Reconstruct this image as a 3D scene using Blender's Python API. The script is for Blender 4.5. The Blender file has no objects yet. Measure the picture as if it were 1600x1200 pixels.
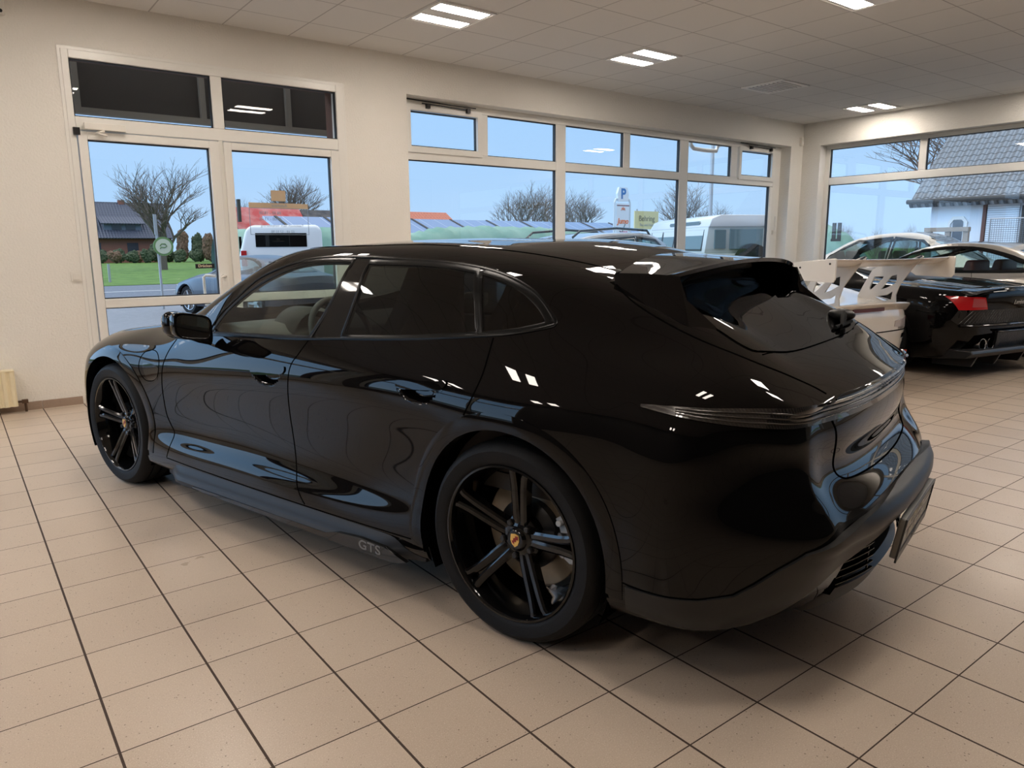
import bpy, bmesh, math, random
from mathutils import Vector, Matrix
from mathutils.bvhtree import BVHTree
from mathutils.geometry import tessellate_polygon

# ---------------------------------------------------------------- camera, world, exposure
SC = bpy.context.scene
COL = SC.collection
CAM_POS = Vector((0.08958, -2.06573, 1.34668))
YAW, PITCH, ROLL, FPX = 0.65295, 0.18385, -0.00773, 1140.35
cd = bpy.data.cameras.new('camera')
cam = bpy.data.objects.new('camera', cd)
COL.objects.link(cam)
_f = Vector((math.sin(YAW) * math.cos(PITCH), math.cos(YAW) * math.cos(PITCH), -math.sin(PITCH)))
_r = Vector((math.cos(YAW), -math.sin(YAW), 0))
_u = _r.cross(_f)
_c, _s = math.cos(ROLL), math.sin(ROLL)
_r2, _u2 = _c * _r + _s * _u, -_s * _r + _c * _u
_m = Matrix((_r2, _u2, -_f)).transposed().to_4x4()
_m.translation = CAM_POS
cam.matrix_world = _m
cd.sensor_width = 36.0
cd.lens = FPX / 1600 * 36.0
cd.clip_end = 2000
SC.camera = cam
SC.view_settings.view_transform = 'Standard'
SC.view_settings.look = 'None'
SC.view_settings.gamma = 1.0
SC.view_settings.use_curve_mapping = False
SC.view_settings.exposure = 0.27
SC.cycles.max_bounces = 10
SC.cycles.diffuse_bounces = 4
SC.cycles.glossy_bounces = 6
SC.cycles.transparent_max_bounces = 24
SC.cycles.caustics_reflective = False
SC.cycles.caustics_refractive = False
SC.cycles.use_denoising = True
SC.cycles.sample_clamp_indirect = 8.0

LAMP_STRENGTH = 38.0
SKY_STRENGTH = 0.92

w = bpy.data.worlds.new('sky')
SC.world = w
w.use_nodes = True
nt = w.node_tree
nt.nodes.clear()
N = nt.nodes.new
o = N('ShaderNodeOutputWorld'); bg = N('ShaderNodeBackground')
tc = N('ShaderNodeTexCoord'); sep = N('ShaderNodeSeparateXYZ')
ramp = N('ShaderNodeValToRGB'); noi = N('ShaderNodeTexNoise'); mp = N('ShaderNodeMapping'); mix = N('ShaderNodeMix')
mix.data_type = 'RGBA'
ramp.color_ramp.elements[0].position = 0.0
ramp.color_ramp.elements[0].color = (0.45, 0.66, 0.93, 1)
ramp.color_ramp.elements[1].position = 0.45
ramp.color_ramp.elements[1].color = (0.27, 0.56, 0.98, 1)
mp.inputs['Scale'].default_value = (1, 1, 5)
noi.inputs['Scale'].default_value = 2.2
noi.inputs['Detail'].default_value = 4
nr = N('ShaderNodeValToRGB')
nr.color_ramp.elements[0].position = .45; nr.color_ramp.elements[0].color = (0, 0, 0, 1)
nr.color_ramp.elements[1].position = .8; nr.color_ramp.elements[1].color = (.55, .55, .55, 1)
mix.inputs['B'].default_value = (0.50, 0.68, 0.93, 1)
nt.links.new(tc.outputs['Generated'], sep.inputs[0])
nt.links.new(sep.outputs['Z'], ramp.inputs[0])
nt.links.new(tc.outputs['Generated'], mp.inputs[0]); nt.links.new(mp.outputs[0], noi.inputs['Vector'])
nt.links.new(noi.outputs['Fac'], nr.inputs[0]); nt.links.new(nr.outputs[0], mix.inputs['Factor'])
nt.links.new(ramp.outputs[0], mix.inputs['A']); nt.links.new(mix.outputs['Result'], bg.inputs[0])
# the cloud deck overhead is whiter and brighter than the blue band above the horizon
mr = N('ShaderNodeMapRange'); mr.interpolation_type = 'SMOOTHSTEP'
mr.inputs['From Min'].default_value = .30; mr.inputs['From Max'].default_value = .75; mr.inputs['To Min'].default_value = 0; mr.inputs['To Max'].default_value = 1
wm = N('ShaderNodeMix'); wm.data_type = 'RGBA'; wm.inputs['B'].default_value = (.95, .93, .92, 1)
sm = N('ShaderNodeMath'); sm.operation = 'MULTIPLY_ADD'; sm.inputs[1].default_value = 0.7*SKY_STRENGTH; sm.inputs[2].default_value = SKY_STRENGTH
nt.links.new(sep.outputs['Z'], mr.inputs['Value']); nt.links.new(mr.outputs[0], wm.inputs['Factor'])
nt.links.new(mix.outputs['Result'], wm.inputs['A']); nt.links.new(wm.outputs['Result'], bg.inputs[0])
nt.links.new(mr.outputs[0], sm.inputs[0])
# brighter patch added to the unseen left sky, to lift the car's window reflections
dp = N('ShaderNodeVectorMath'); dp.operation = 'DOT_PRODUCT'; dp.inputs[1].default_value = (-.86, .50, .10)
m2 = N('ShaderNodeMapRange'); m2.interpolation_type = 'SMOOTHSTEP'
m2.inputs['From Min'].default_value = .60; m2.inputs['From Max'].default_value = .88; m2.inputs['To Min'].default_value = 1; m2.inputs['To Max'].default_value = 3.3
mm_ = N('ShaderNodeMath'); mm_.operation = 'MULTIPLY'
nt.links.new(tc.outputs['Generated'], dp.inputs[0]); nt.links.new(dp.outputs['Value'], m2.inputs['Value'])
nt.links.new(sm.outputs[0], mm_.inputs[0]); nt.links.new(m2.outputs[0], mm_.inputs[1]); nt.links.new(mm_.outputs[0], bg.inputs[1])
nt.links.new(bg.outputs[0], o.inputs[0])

# ---------------------------------------------------------------- helpers
PI = math.pi
def new_mat(name):
    m = bpy.data.materials.new(name); m.use_nodes = True
    return m, m.node_tree, m.node_tree.nodes['Principled BSDF']
def mat(name, col, rough=.5, metal=0., coat=0., spec=.5, noise=0., nscale=20., bump=0., bscale=60., coat_rough=.03):
    m, t, b = new_mat(name)
    b.inputs['Base Color'].default_value = (*col, 1)
    b.inputs['Roughness'].default_value = rough
    b.inputs['Metallic'].default_value = metal
    b.inputs['Coat Weight'].default_value = coat
    b.inputs['Coat Roughness'].default_value = coat_rough
    b.inputs['Specular IOR Level'].default_value = spec
    tcn = t.nodes.new('ShaderNodeTexCoord')
    if noise:
        n = t.nodes.new('ShaderNodeTexNoise'); n.inputs['Scale'].default_value = nscale; n.inputs['Detail'].default_value = 5
        x = t.nodes.new('ShaderNodeMix'); x.data_type = 'RGBA'
        x.inputs['A'].default_value = (*[c * (1 - noise) for c in col], 1)
        x.inputs['B'].default_value = (*[min(1, c * (1 + noise)) for c in col], 1)
        t.links.new(tcn.outputs['Object'], n.inputs['Vector']); t.links.new(n.outputs['Fac'], x.inputs['Factor'])
        t.links.new(x.outputs['Result'], b.inputs['Base Color'])
    if bump:
        n = t.nodes.new('ShaderNodeTexNoise'); n.inputs['Scale'].default_value = bscale; n.inputs['Detail'].default_value = 4
        bp = t.nodes.new('ShaderNodeBump'); bp.inputs['Strength'].default_value = bump; bp.inputs['Distance'].default_value = .01
        t.links.new(tcn.outputs['Object'], n.inputs['Vector']); t.links.new(n.outputs['Fac'], bp.inputs['Height'])
        t.links.new(bp.outputs[0], b.inputs['Normal'])
    return m
def glass(name, tint=(.95, 1, .98), opac=0.0, base=(.01, .01, .01), refl=1.0, ior=1.5):
    """thin pane: clear film that lets light straight through and mirrors by fresnel"""
    m = bpy.data.materials.new(name); m.use_nodes = True
    t = m.node_tree; t.nodes.clear()
    out = t.nodes.new('ShaderNodeOutputMaterial')
    tr = t.nodes.new('ShaderNodeBsdfTransparent'); tr.inputs[0].default_value = (*tint, 1)
    df = t.nodes.new('ShaderNodeBsdfDiffuse'); df.inputs[0].default_value = (*base, 1)
    m1 = t.nodes.new('ShaderNodeMixShader'); m1.inputs[0].default_value = opac
    gl = t.nodes.new('ShaderNodeBsdfGlossy'); gl.inputs['Roughness'].default_value = 0.0
    gl.inputs[0].default_value = (refl, refl, refl, 1)
    fr = t.nodes.new('ShaderNodeFresnel')
    ge = t.nodes.new('ShaderNodeNewGeometry'); io = t.nodes.new('ShaderNodeMapRange')   # same mirror strength from both faces of the pane
    io.inputs['To Min'].default_value = ior; io.inputs['To Max'].default_value = 1/ior
    t.links.new(ge.outputs['Backfacing'], io.inputs['Value']); t.links.new(io.outputs[0], fr.inputs[0])
    m2 = t.nodes.new('ShaderNodeMixShader')
    t.links.new(tr.outputs[0], m1.inputs[1]); t.links.new(df.outputs[0], m1.inputs[2])
    t.links.new(fr.outputs[0], m2.inputs[0]); t.links.new(m1.outputs[0], m2.inputs[1]); t.links.new(gl.outputs[0], m2.inputs[2])
    t.links.new(m2.outputs[0], out.inputs[0])
    return m
def emit(name, col, s):
    m = bpy.data.materials.new(name); m.use_nodes = True
    t = m.node_tree; t.nodes.clear()
    out = t.nodes.new('ShaderNodeOutputMaterial'); e = t.nodes.new('ShaderNodeEmission')
    e.inputs[0].default_value = (*col, 1); e.inputs[1].default_value = s
    t.links.new(e.outputs[0], out.inputs[0])
    return m

class MB:
    """collects boxes, prisms, tubes and lathes into one mesh"""
    def __init__(s): s.v = []; s.f = []
    def add(s, vs, fs, mtx=None):
        n = len(s.v)
        s.v += [tuple(mtx @ Vector(v)) if mtx else tuple(v) for v in vs]
        s.f += [tuple(i + n for i in f) for f in fs]
        return s
    def box(s, a, b, mtx=None):
        x0, y0, z0 = a; x1, y1, z1 = b
        return s.add([(x0,y0,z0),(x1,y0,z0),(x1,y1,z0),(x0,y1,z0),(x0,y0,z1),(x1,y0,z1),(x1,y1,z1),(x0,y1,z1)],
                     [(0,3,2,1),(4,5,6,7),(0,1,5,4),(1,2,6,5),(2,3,7,6),(3,0,4,7)], mtx)
    def prism(s, poly, d0, d1, axis='y', mtx=None):
        """polygon in the plane across the axis, extruded from d0 to d1"""
        def P(p, d): return {'y': (p[0], d, p[1]), 'x': (d, p[0], p[1]), 'z': (p[0], p[1], d)}[axis]
        n = len(poly)
        vs = [P(p, d0) for p in poly] + [P(p, d1) for p in poly]
        fs = [(i, (i + 1) % n, n + (i + 1) % n, n + i) for i in range(n)]
        for tri in tessellate_polygon([[Vector((p[0], p[1], 0)) for p in poly]]):
            fs.append(tuple(tri)); fs.append(tuple(n + i for i in reversed(tri)))
        return s.add(vs, fs, mtx)
    def frame(s, outer, inner, d0, d1, axis='y', mtx=None):
        """ring between two outlines with the same number of points"""
        def P(p, d): return {'y': (p[0], d, p[1]), 'x': (d, p[0], p[1]), 'z': (p[0], p[1], d)}[axis]
        n = len(outer)
        vs = [P(p, d0) for p in outer] + [P(p, d0) for p in inner] + [P(p, d1) for p in outer] + [P(p, d1) for p in inner]
        fs = []
        for i in range(n):
            j = (i + 1) % n
            fs += [(i, j, n + j, n + i), (2*n + i, 3*n + i, 3*n + j, 2*n + j), (i, 2*n + i, 2*n + j, j), (n + i, n + j, 3*n + j, 3*n + i)]
        return s.add(vs, fs, mtx)
    def tube(s, pts, r, seg=8, caps=True, closed=False, mtx=None, flat=1.0):
        pts = [Vector(p) for p in pts]; n = len(pts)
        rs = r if hasattr(r, '__len__') else [r] * n
        rings = []; prev = None
        for i, p in enumerate(pts):
            if closed: d = pts[(i + 1) % n] - pts[i - 1]
            else: d = pts[min(i + 1, n - 1)] - pts[max(i - 1, 0)]
            d = d.normalized() if d.length > 1e-9 else Vector((0, 0, 1))
            if prev is None:
                a = Vector((0, 0, 1)) if abs(d.z) < .9 else Vector((1, 0, 0))
                nx = (a - d * a.dot(d)).normalized()
            else:
                nx = prev - d * prev.dot(d)
                nx = nx.normalized() if nx.length > 1e-6 else Vector((0, 0, 1))
            prev = nx; ny = d.cross(nx)
            rings.append([p + (nx * math.cos(2*PI*k/seg) + ny * math.sin(2*PI*k/seg) * flat) * rs[i] for k in range(seg)])
        vs = [v for rg in rings for v in rg]; fs = []
        for i in range(n if closed else n - 1):
            j = (i + 1) % n
            for k in range(seg):
                l = (k + 1) % seg
                fs.append((i*seg + k, i*seg + l, j*seg + l, j*seg + k))
        if caps and not closed:
            fs.append(tuple(range(seg))[::-1]); fs.append(tuple((n-1)*seg + k for k in range(seg)))
        return s.add(vs, fs, mtx)
    def lathe(s, prof, seg=48, axis='y', closed=False, a0=0, a1=2*PI, mtx=None):
        """profile of (radius, offset along the axis)"""
        full = abs(a1 - a0 - 2*PI) < 1e-6
        n = len(prof); m = seg if full else seg + 1
        vs = []
        for k in range(m):
            a = a0 + (a1 - a0) * k / seg; c, q = math.cos(a), math.sin(a)
            for r, d in prof:
                vs.append({'y': (r*c, d, r*q), 'z': (r*c, r*q, d), 'x': (d, r*c, r*q)}[axis])
        fs = []
        for k in range(seg):
            l = (k + 1) % m
            for i in range(n if closed else n - 1):
                j = (i + 1) % n
                fs.append((k*n + i, k*n + j, l*n + j, l*n + i))
        return s.add(vs, fs, mtx)
    def mesh(s, name):
        me = bpy.data.meshes.new(name); me.from_pydata(s.v, [], s.f); me.update()
        return me
def recalc(me):
    bm = bmesh.new(); bm.from_mesh(me)
    bmesh.ops.remove_doubles(bm, verts=bm.verts, dist=1e-5)
    bmesh.ops.dissolve_degenerate(bm, dist=1e-6, edges=bm.edges)
    bmesh.ops.recalc_face_normals(bm, faces=bm.faces)
    bm.to_mesh(me); bm.free()
def bevel_mesh(me, w, seg=2, ang=30):
    bm = bmesh.new(); bm.from_mesh(me)
    es = [e for e in bm.edges if len(e.link_faces) == 2 and e.calc_face_angle(0) > math.radians(ang)]
    bmesh.ops.bevel(bm, geom=es, offset=w, segments=seg, profile=.5, affect='EDGES', clamp_overlap=True)
    bm.to_mesh(me); bm.free()
def obj(name, m, material, parent=None, smooth=None, bevel=0, loc=None, rot=None, seg=2, fix=True, label=None):
    me = m.mesh(name) if isinstance(m, MB) else m
    if fix and isinstance(m, MB): recalc(me)
    if bevel: bevel_mesh(me, bevel, seg)
    if smooth is not None:
        me.polygons.foreach_set('use_smooth', [True] * len(me.polygons))
        if smooth < 180:
            me.set_sharp_from_angle(angle=math.radians(smooth))
    me.materials.clear()
    me.materials.append(material)
    ob = bpy.data.objects.new(name, me); COL.objects.link(ob)
    if parent: ob.parent = parent
    if loc: ob.location = loc
    if rot: ob.rotation_euler = rot
    if label: ob['label'] = label
    return ob
def thing(name, label, cat, loc=(0, 0, 0), rz=0., group=None, kind=None):
    ob = bpy.data.objects.new(name, None); COL.objects.link(ob)
    ob.location = loc; ob.rotation_euler = (0, 0, rz)
    ob.empty_display_size = .1
    return tag(ob, label, cat, group, kind)
def tag(ob, label, cat, group=None, kind=None):
    ob['label'] = label; ob['category'] = cat
    if group: ob['group'] = group
    if kind: ob['kind'] = kind
    return ob
def struct(ob):
    ob['kind'] = 'structure'; return ob
def copy_tree(root, loc=None, rz=None, label=None, group=None, parent=None):
    r = root.copy(); COL.objects.link(r); r.parent = parent
    if loc is not None: r.location = loc
    if rz is not None: r.rotation_euler = (0, 0, rz)
    if label: r['label'] = label
    if group: r['group'] = group
    for ch in list(root.children): copy_tree(ch, parent=r)
    return r
def text_mesh(s, size, depth=.001, bold=0.0, shear=0.0, align='CENTER', space=1.0):
    cu = bpy.data.curves.new('lettering', 'FONT'); cu.body = s; cu.size = size; cu.extrude = depth
    cu.align_x = align; cu.align_y = 'CENTER'; cu.offset = bold; cu.shear = shear; cu.space_character = space
    t = bpy.data.objects.new('lettering', cu); COL.objects.link(t)
    dg = bpy.context.evaluated_depsgraph_get(); dg.update()
    me = bpy.data.meshes.new_from_object(t.evaluated_get(dg))
    bpy.data.objects.remove(t); bpy.data.curves.remove(cu)
    return me
def curve(X, V):
    """smooth interpolating curve through knots"""
    n = len(X)
    m = []
    for i in range(n):
        if i == 0: m.append((V[1]-V[0])/(X[1]-X[0]))
        elif i == n-1: m.append((V[-1]-V[-2])/(X[-1]-X[-2]))
        else:
            h0, h1 = X[i]-X[i-1], X[i+1]-X[i]
            d0, d1 = (V[i]-V[i-1])/h0, (V[i+1]-V[i])/h1
            m.append((d0*h1 + d1*h0)/(h0+h1))
    def f(x):
        if x <= X[0]: return V[0]+m[0]*(x-X[0])
        if x >= X[-1]: return V[-1]+m[-1]*(x-X[-1])
        i = 0
        while x > X[i+1]: i += 1
        h = X[i+1]-X[i]; t = (x-X[i])/h
        return ((2*t**3-3*t*t+1)*V[i] + (t**3-2*t*t+t)*h*m[i] + (-2*t**3+3*t*t)*V[i+1] + (t**3-t*t)*h*m[i+1])
    return f

# ---------------------------------------------------------------- car body surface
def lattice(side, top, rear, front, NJ, level, fit=5, creases=None):
    """side[i][k]=(x,y,z) left side columns rear to front, bottom to roof edge;
    top[i]=(x,z) centre line; rear[k], front[k]=(x,z) centre line.  Returns a smooth surface mesh."""
    NI = len(side)-1; NK = len(side[0])-1
    def pos(i, j, k):
        s = 1 if j >= 0 else -1; f = abs(j)/NJ
        if f == 1: x, y, z = side[i][k]; return (x, s*y, z)
        if k == NK:
            x, y, z = side[i][k]; cx, cz = top[i]
            g = f**2.3
            return (cx+(x-cx)*f**2, s*y*f, cz+(z-cz)*g)
        e = side[0][k] if i == 0 else side[NI][k]; c = rear[k] if i == 0 else front[k]
        return (c[0]+(e[0]-c[0])*f**2.4, s*e[1]*(f*1.0), c[1]+(e[2]-c[1])*f**2)
    idx = {}; vs = []; fs = []
    def V(i, j, k):
        if (i, j, k) not in idx: idx[(i, j, k)] = len(vs); vs.append(pos(i, j, k))
        return idx[(i, j, k)]
    for i in range(NI):
        for k in range(NK):
            fs.append((V(i,NJ,k), V(i+1,NJ,k), V(i+1,NJ,k+1), V(i,NJ,k+1))[::-1])
            fs.append((V(i,-NJ,k), V(i+1,-NJ,k), V(i+1,-NJ,k+1), V(i,-NJ,k+1)))
        for j in range(-NJ, NJ):
            fs.append((V(i,j,NK), V(i+1,j,NK), V(i+1,j+1,NK), V(i,j+1,NK)))
    for j in range(-NJ, NJ):
        for k in range(NK):
            fs.append((V(0,j,k), V(0,j+1,k), V(0,j+1,k+1), V(0,j,k+1))[::-1])
            fs.append((V(NI,j,k), V(NI,j+1,k), V(NI,j+1,k+1), V(NI,j,k+1)))
    tgt = [Vector(v) for v in vs]; cur = [v.copy() for v in tgt]
    me = bpy.data.meshes.new('cage'); me.from_pydata(vs, [], fs); me.update()
    if creases:
        inv = {n: k for k, n in idx.items()}
        at = me.attributes.new('crease_edge', 'FLOAT', 'EDGE')
        for e in me.edges:
            a, b = inv[e.vertices[0]], inv[e.vertices[1]]
            c = creases(a, b)
            if c: at.data[e.index].value = c
    ob = bpy.data.objects.new('cage', me); COL.objects.link(ob)
    md = ob.modifiers.new('s', 'SUBSURF'); md.levels = 1; md.use_limit_surface = True; md.quality = 4
    for it in range(fit):
        dg = bpy.context.evaluated_depsgraph_get()
        ev = ob.evaluated_get(dg); em = ev.to_mesh()
        lim = [em.vertices[i].co.copy() for i in range(len(tgt))]
        ev.to_mesh_clear()
        for i in range(len(tgt)):
            cur[i] += (tgt[i]-lim[i])*.8
            me.vertices[i].co = cur[i]
        me.update()
    md.levels = level
    dg = bpy.context.evaluated_depsgraph_get(); dg.update()
    out = bpy.data.meshes.new_from_object(ob.evaluated_get(dg))
    bpy.data.objects.remove(ob)
    return out
def inpoly(p, poly):
    x, y = p; r = False; j = len(poly)-1
    for i in range(len(poly)):
        xi, yi = poly[i]; xj, yj = poly[j]
        if (yi > y) != (yj > y) and x < (xj-xi)*(y-yi)/(yj-yi)+xi: r = not r
        j = i
    return r
def smooth_poly(pts, closed=True, n=6, sharp=()):
    """rounded outline through points (catmull-rom); indexes in sharp stay corners"""
    out = []; N_ = len(pts)
    P = [Vector((*p, 0)) if len(p) == 2 else Vector(p) for p in pts]
    d2 = len(pts[0]) == 2
    rng = range(N_ if closed else N_-1)
    for i in rng:
        p0, p1, p2, p3 = P[(i-1) % N_], P[i], P[(i+1) % N_], P[(i+2) % N_]
        if not closed and i == 0: p0 = p1
        if not closed and i == N_-2: p3 = p2
        if i in sharp: p0 = p1
        if (i+1) % N_ in sharp: p3 = p2
        for t in range(n):
            u = t/n
            q = .5*((2*p1)+(p2-p0)*u+(2*p0-5*p1+4*p2-p3)*u*u+(3*p1-p0-3*p2+p3)*u**3)
            out.append((q.x, q.y) if d2 else tuple(q))
    if not closed: out.append(tuple(pts[-1]))
    return out
class Skin:
    """a body surface other parts can be laid on"""
    def __init__(s, me):
        s.me = me
        s.t = BVHTree.FromPolygons([v.co.copy() for v in me.vertices], [tuple(p.vertices) for p in me.polygons])
        s.n = [v.normal.copy() for v in me.vertices]
        s.polys = [tuple(p.vertices) for p in me.polygons]
    def hit(s, o, d):
        l, n, i, _ = s.t.ray_cast(Vector(o), Vector(d))
        if l is None:
            l, n, i, _ = s.t.find_nearest(Vector(o))
            if l is None: return None, None
        # smooth normal by inverse distance
        acc = Vector()
        for vi in s.polys[i]:
            acc += s.n[vi]/(1e-4+(s.me.vertices[vi].co-l).length)
        return l, acc.normalized()
    def side(s, x, z, sgn=1): return s.hit((x, 2.0*sgn, z), (0, -sgn, 0))
    def top(s, x, y): return s.hit((x, y, 3.0), (0, 0, -1))
    def rear(s, y, z): return s.hit((-6., y, z), (1, 0, 0))
    def front(s, y, z): return s.hit((9., y, z), (-1, 0, 0))
    def around(s, a, z, cx=0., r=4.):
        """a: angle about the point (cx,0), pi = straight back"""
        return s.hit((cx+math.cos(a)*r, math.sin(a)*r, z), (-math.cos(a), -math.sin(a), 0))
    def patch(s, poly, proj, step=.05, off=.002, thick=0.0, domed=0.0):
        """surface piece bounded by a 2D outline, projected by proj(u,v)->(point,normal)"""
        bm = bmesh.new()
        vs = [bm.verts.new((p[0], p[1], 0)) for p in poly]
        bm.faces.new(vs)
        us = [p[0] for p in poly]; ws = [p[1] for p in poly]
        for ax, lo, hi in ((0, min(us), max(us)), (1, min(ws), max(ws))):
            n = int((hi-lo)/step)
            for i in range(1, n+1):
                c = Vector((0, 0, 0)); c[ax] = lo+(hi-lo)*i/(n+1)
                nn = Vector((0, 0, 0)); nn[ax] = 1
                bmesh.ops.bisect_plane(bm, geom=bm.verts[:]+bm.edges[:]+bm.faces[:], plane_co=c, plane_no=nn, dist=1e-6)
        bmesh.ops.triangulate(bm, faces=[f for f in bm.faces if len(f.verts) > 4])
        ring = [v for v in bm.verts if v.is_boundary]
        base = {}
        for v in bm.verts:
            l, n = proj(v.co.x, v.co.y)
            base[v] = (l, n)
        for v, (l, n) in base.items(): v.co = l+n*off
        if thick:
            bm.normal_update()
            be = [e for e in bm.edges if e.is_boundary]
            nrm = {v: base[v][1] for v in ring}
            ex = bmesh.ops.extrude_edge_only(bm, edges=be)
            nv = [g for g in ex['geom'] if isinstance(g, bmesh.types.BMVert)]
            kd = [(v.co.copy(), n) for v, (l, n) in base.items() if v in nrm]
            from mathutils.kdtree import KDTree
            k = KDTree(len(kd))
            for i, (c, n) in enumerate(kd): k.insert(c, i)
            k.balance()
            for v in nv:
                _, i, _ = k.find(v.co); v.co = v.co-kd[i][1]*thick
        bmesh.ops.recalc_face_normals(bm, faces=bm.faces)
        me = bpy.data.meshes.new('patch'); bm.to_mesh(me); bm.free()
        return me
    def line(s, path, proj, r=.002, off=0., seg=6, closed=False, flat=1.0):
        pts = []
        for p in path:
            l, n = proj(*p)
            pts.append(l+n*off)
        return MB().tube(pts, r, seg, closed=closed, flat=flat)
    def band(s, outer, inner, proj, off=.003, depth=.012, closed=True, lift=None):
        """raised band between two outlines (same count)"""
        n = len(outer); vs = []; fs = []
        for a, b in zip(outer, inner):
            la, na = proj(*a); lb, nb = proj(*b)
            m_ = ((a[0]+b[0])/2, (a[1]+b[1])/2); lm, nm = proj(*m_)
            vs += [la-na*depth, la+na*off*.6, lm+nm*off*1.25, lb+nb*off*.6, lb-nb*depth]
        m = 5
        for i in range(n if closed else n-1):
            j = (i+1) % n
            for k in range(m-1):
                fs.append((i*m+k, i*m+k+1, j*m+k+1, j*m+k))
        return MB().add(vs, fs)
def join_meshes(ms):
    out = MB()
    for m in ms:
        if isinstance(m, MB): out.add(m.v, m.f)
        else: out.add([tuple(v.co) for v in m.vertices], [tuple(p.vertices) for p in m.polygons])
    return out
def cut_body(me, test):
    """remove body faces whose centre passes the test"""
    bm = bmesh.new(); bm.from_mesh(me)
    dead = [f for f in bm.faces if test(f.calc_center_median())]
    bmesh.ops.delete(bm, geom=dead, context='FACES')
    bm.to_mesh(me); bm.free()
# ---------------------------------------------------------------- materials
M = {}
M['black_paint'] = mat('black_paint', (.002, .0018, .002), .015, coat=.0, spec=.26)
M['gloss_black'] = mat('gloss_black', (.004, .004, .004), .06, spec=.5)
M['satin_black'] = mat('satin_black', (.012, .012, .013), .38)
M['matte_black'] = mat('matte_black', (.006, .006, .006), .8, spec=.2)
M['void'] = mat('dark_void', (.002, .002, .002), .9, spec=0)
M['rubber'] = mat('tyre_rubber', (.006, .006, .0065), .65, spec=.22, bump=.15, bscale=200)
M['dark_glass'] = glass('privacy_glass', (.05, .055, .055), .0, ior=1.4)
M['car_glass'] = glass('car_window_glass', (.74, .85, .83), .0)
M['chrome'] = mat('chrome', (.75, .75, .77), .08, metal=1)
M['disc'] = mat('brake_disc', (.32, .27, .20), .4, metal=.6, noise=.15, nscale=40)
M['caliper'] = mat('caliper_white', (.55, .55, .55), .35)
M['interior'] = mat('interior_dark', (.03, .028, .026), .6)
M['interior_light'] = mat('interior_grey', (.10, .095, .085), .5)
M['gold'] = mat('crest_gold', (.72, .45, .13), .3, metal=.7)
M['crest_red'] = mat('crest_red', (.25, .01, .01), .4)
M['skirt'] = mat('skirt_plastic', (.017, .018, .021), .5, spec=.28)
M['band_matte'] = mat('bumper_plastic', (.011, .011, .011), .42, spec=.36)
M['text_grey'] = mat('dark_silver_letters', (.16, .16, .16), .35, metal=.3)
M['text_light'] = mat('pale_letters', (.72, .70, .66), .5)
M['plate_grey'] = mat('plate_grey', (.20, .195, .18), .4)
M['plate_dark'] = mat('plate_frame_black', (.012, .012, .012), .4)
M['smoked'] = mat('smoked_lens', (.022, .020, .020), .05, spec=.9)
_t = M['smoked'].node_tree; _b = _t.nodes['Principled BSDF']
_w = _t.nodes.new('ShaderNodeTexWave'); _w.inputs['Scale'].default_value = 45; _w.bands_direction = 'Y'; _w.inputs['Distortion'].default_value = 2.5
_r = _t.nodes.new('ShaderNodeValToRGB'); _r.color_ramp.elements[0].color = (.012, .010, .010, 1); _r.color_ramp.elements[1].color = (.085, .08, .075, 1); _r.color_ramp.elements[0].position = .55
_q = _t.nodes.new('ShaderNodeTexCoord'); _t.links.new(_q.outputs['Object'], _w.inputs['Vector']); _t.links.new(_w.outputs['Fac'], _r.inputs[0]); _t.links.new(_r.outputs[0], _b.inputs['Base Color'])
_b.inputs['Coat Weight'].default_value = 1; _b.inputs['Metallic'].default_value = .5; _b.inputs['Roughness'].default_value = .25
M['lens_rib'] = mat('lens_rib', (.085, .08, .078), .2, metal=.7)
M['reflector'] = mat('red_reflector', (.32, .06, .035), .25)
M['mirror'] = mat('mirror_glass', (.8, .85, .83), .01, metal=1)
M['wheel_black'] = mat('wheel_black', (.003, .003, .0033), .08, spec=.42)
M['trim_black'] = mat('trim_black', (.003, .003, .003), .25, spec=.12)
# ---------------------------------------------------------------- room
YA, XB, ZC = 5.40, 12.26, 3.43
XL, YF = -4.6, -6.6
def math_node(t, op, a=None, b=None, c=None):
    n = t.nodes.new('ShaderNodeMath'); n.operation = op
    for i, v in enumerate((a, b, c)):
        if v is None: continue
        if hasattr(v, 'is_linked') or hasattr(v, 'links'): t.links.new(v, n.inputs[i])
        else: n.inputs[i].default_value = v
    return n.outputs[0]
def grid_mask(t, pitch, ox, oy, wx, wy):
    """1 on the joints of a rectangular grid"""
    tc_ = t.nodes.new('ShaderNodeTexCoord'); sp_ = t.nodes.new('ShaderNodeSeparateXYZ')
    t.links.new(tc_.outputs['Object'], sp_.inputs[0])
    outs = []; ids = []
    for ax, o_, w_ in (('X', ox, wx), ('Y', oy, wy)):
        u = math_node(t, 'DIVIDE', math_node(t, 'SUBTRACT', sp_.outputs[ax], o_), pitch)
        fr_ = math_node(t, 'FRACT', math_node(t, 'ADD', u, .5))
        d = math_node(t, 'ABSOLUTE', math_node(t, 'SUBTRACT', fr_, .5))
        outs.append(math_node(t, 'LESS_THAN', d, w_/2/pitch))
        ids.append(math_node(t, 'FLOOR', u))
    return math_node(t, 'MAXIMUM', outs[0], outs[1]), ids, tc_
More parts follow.
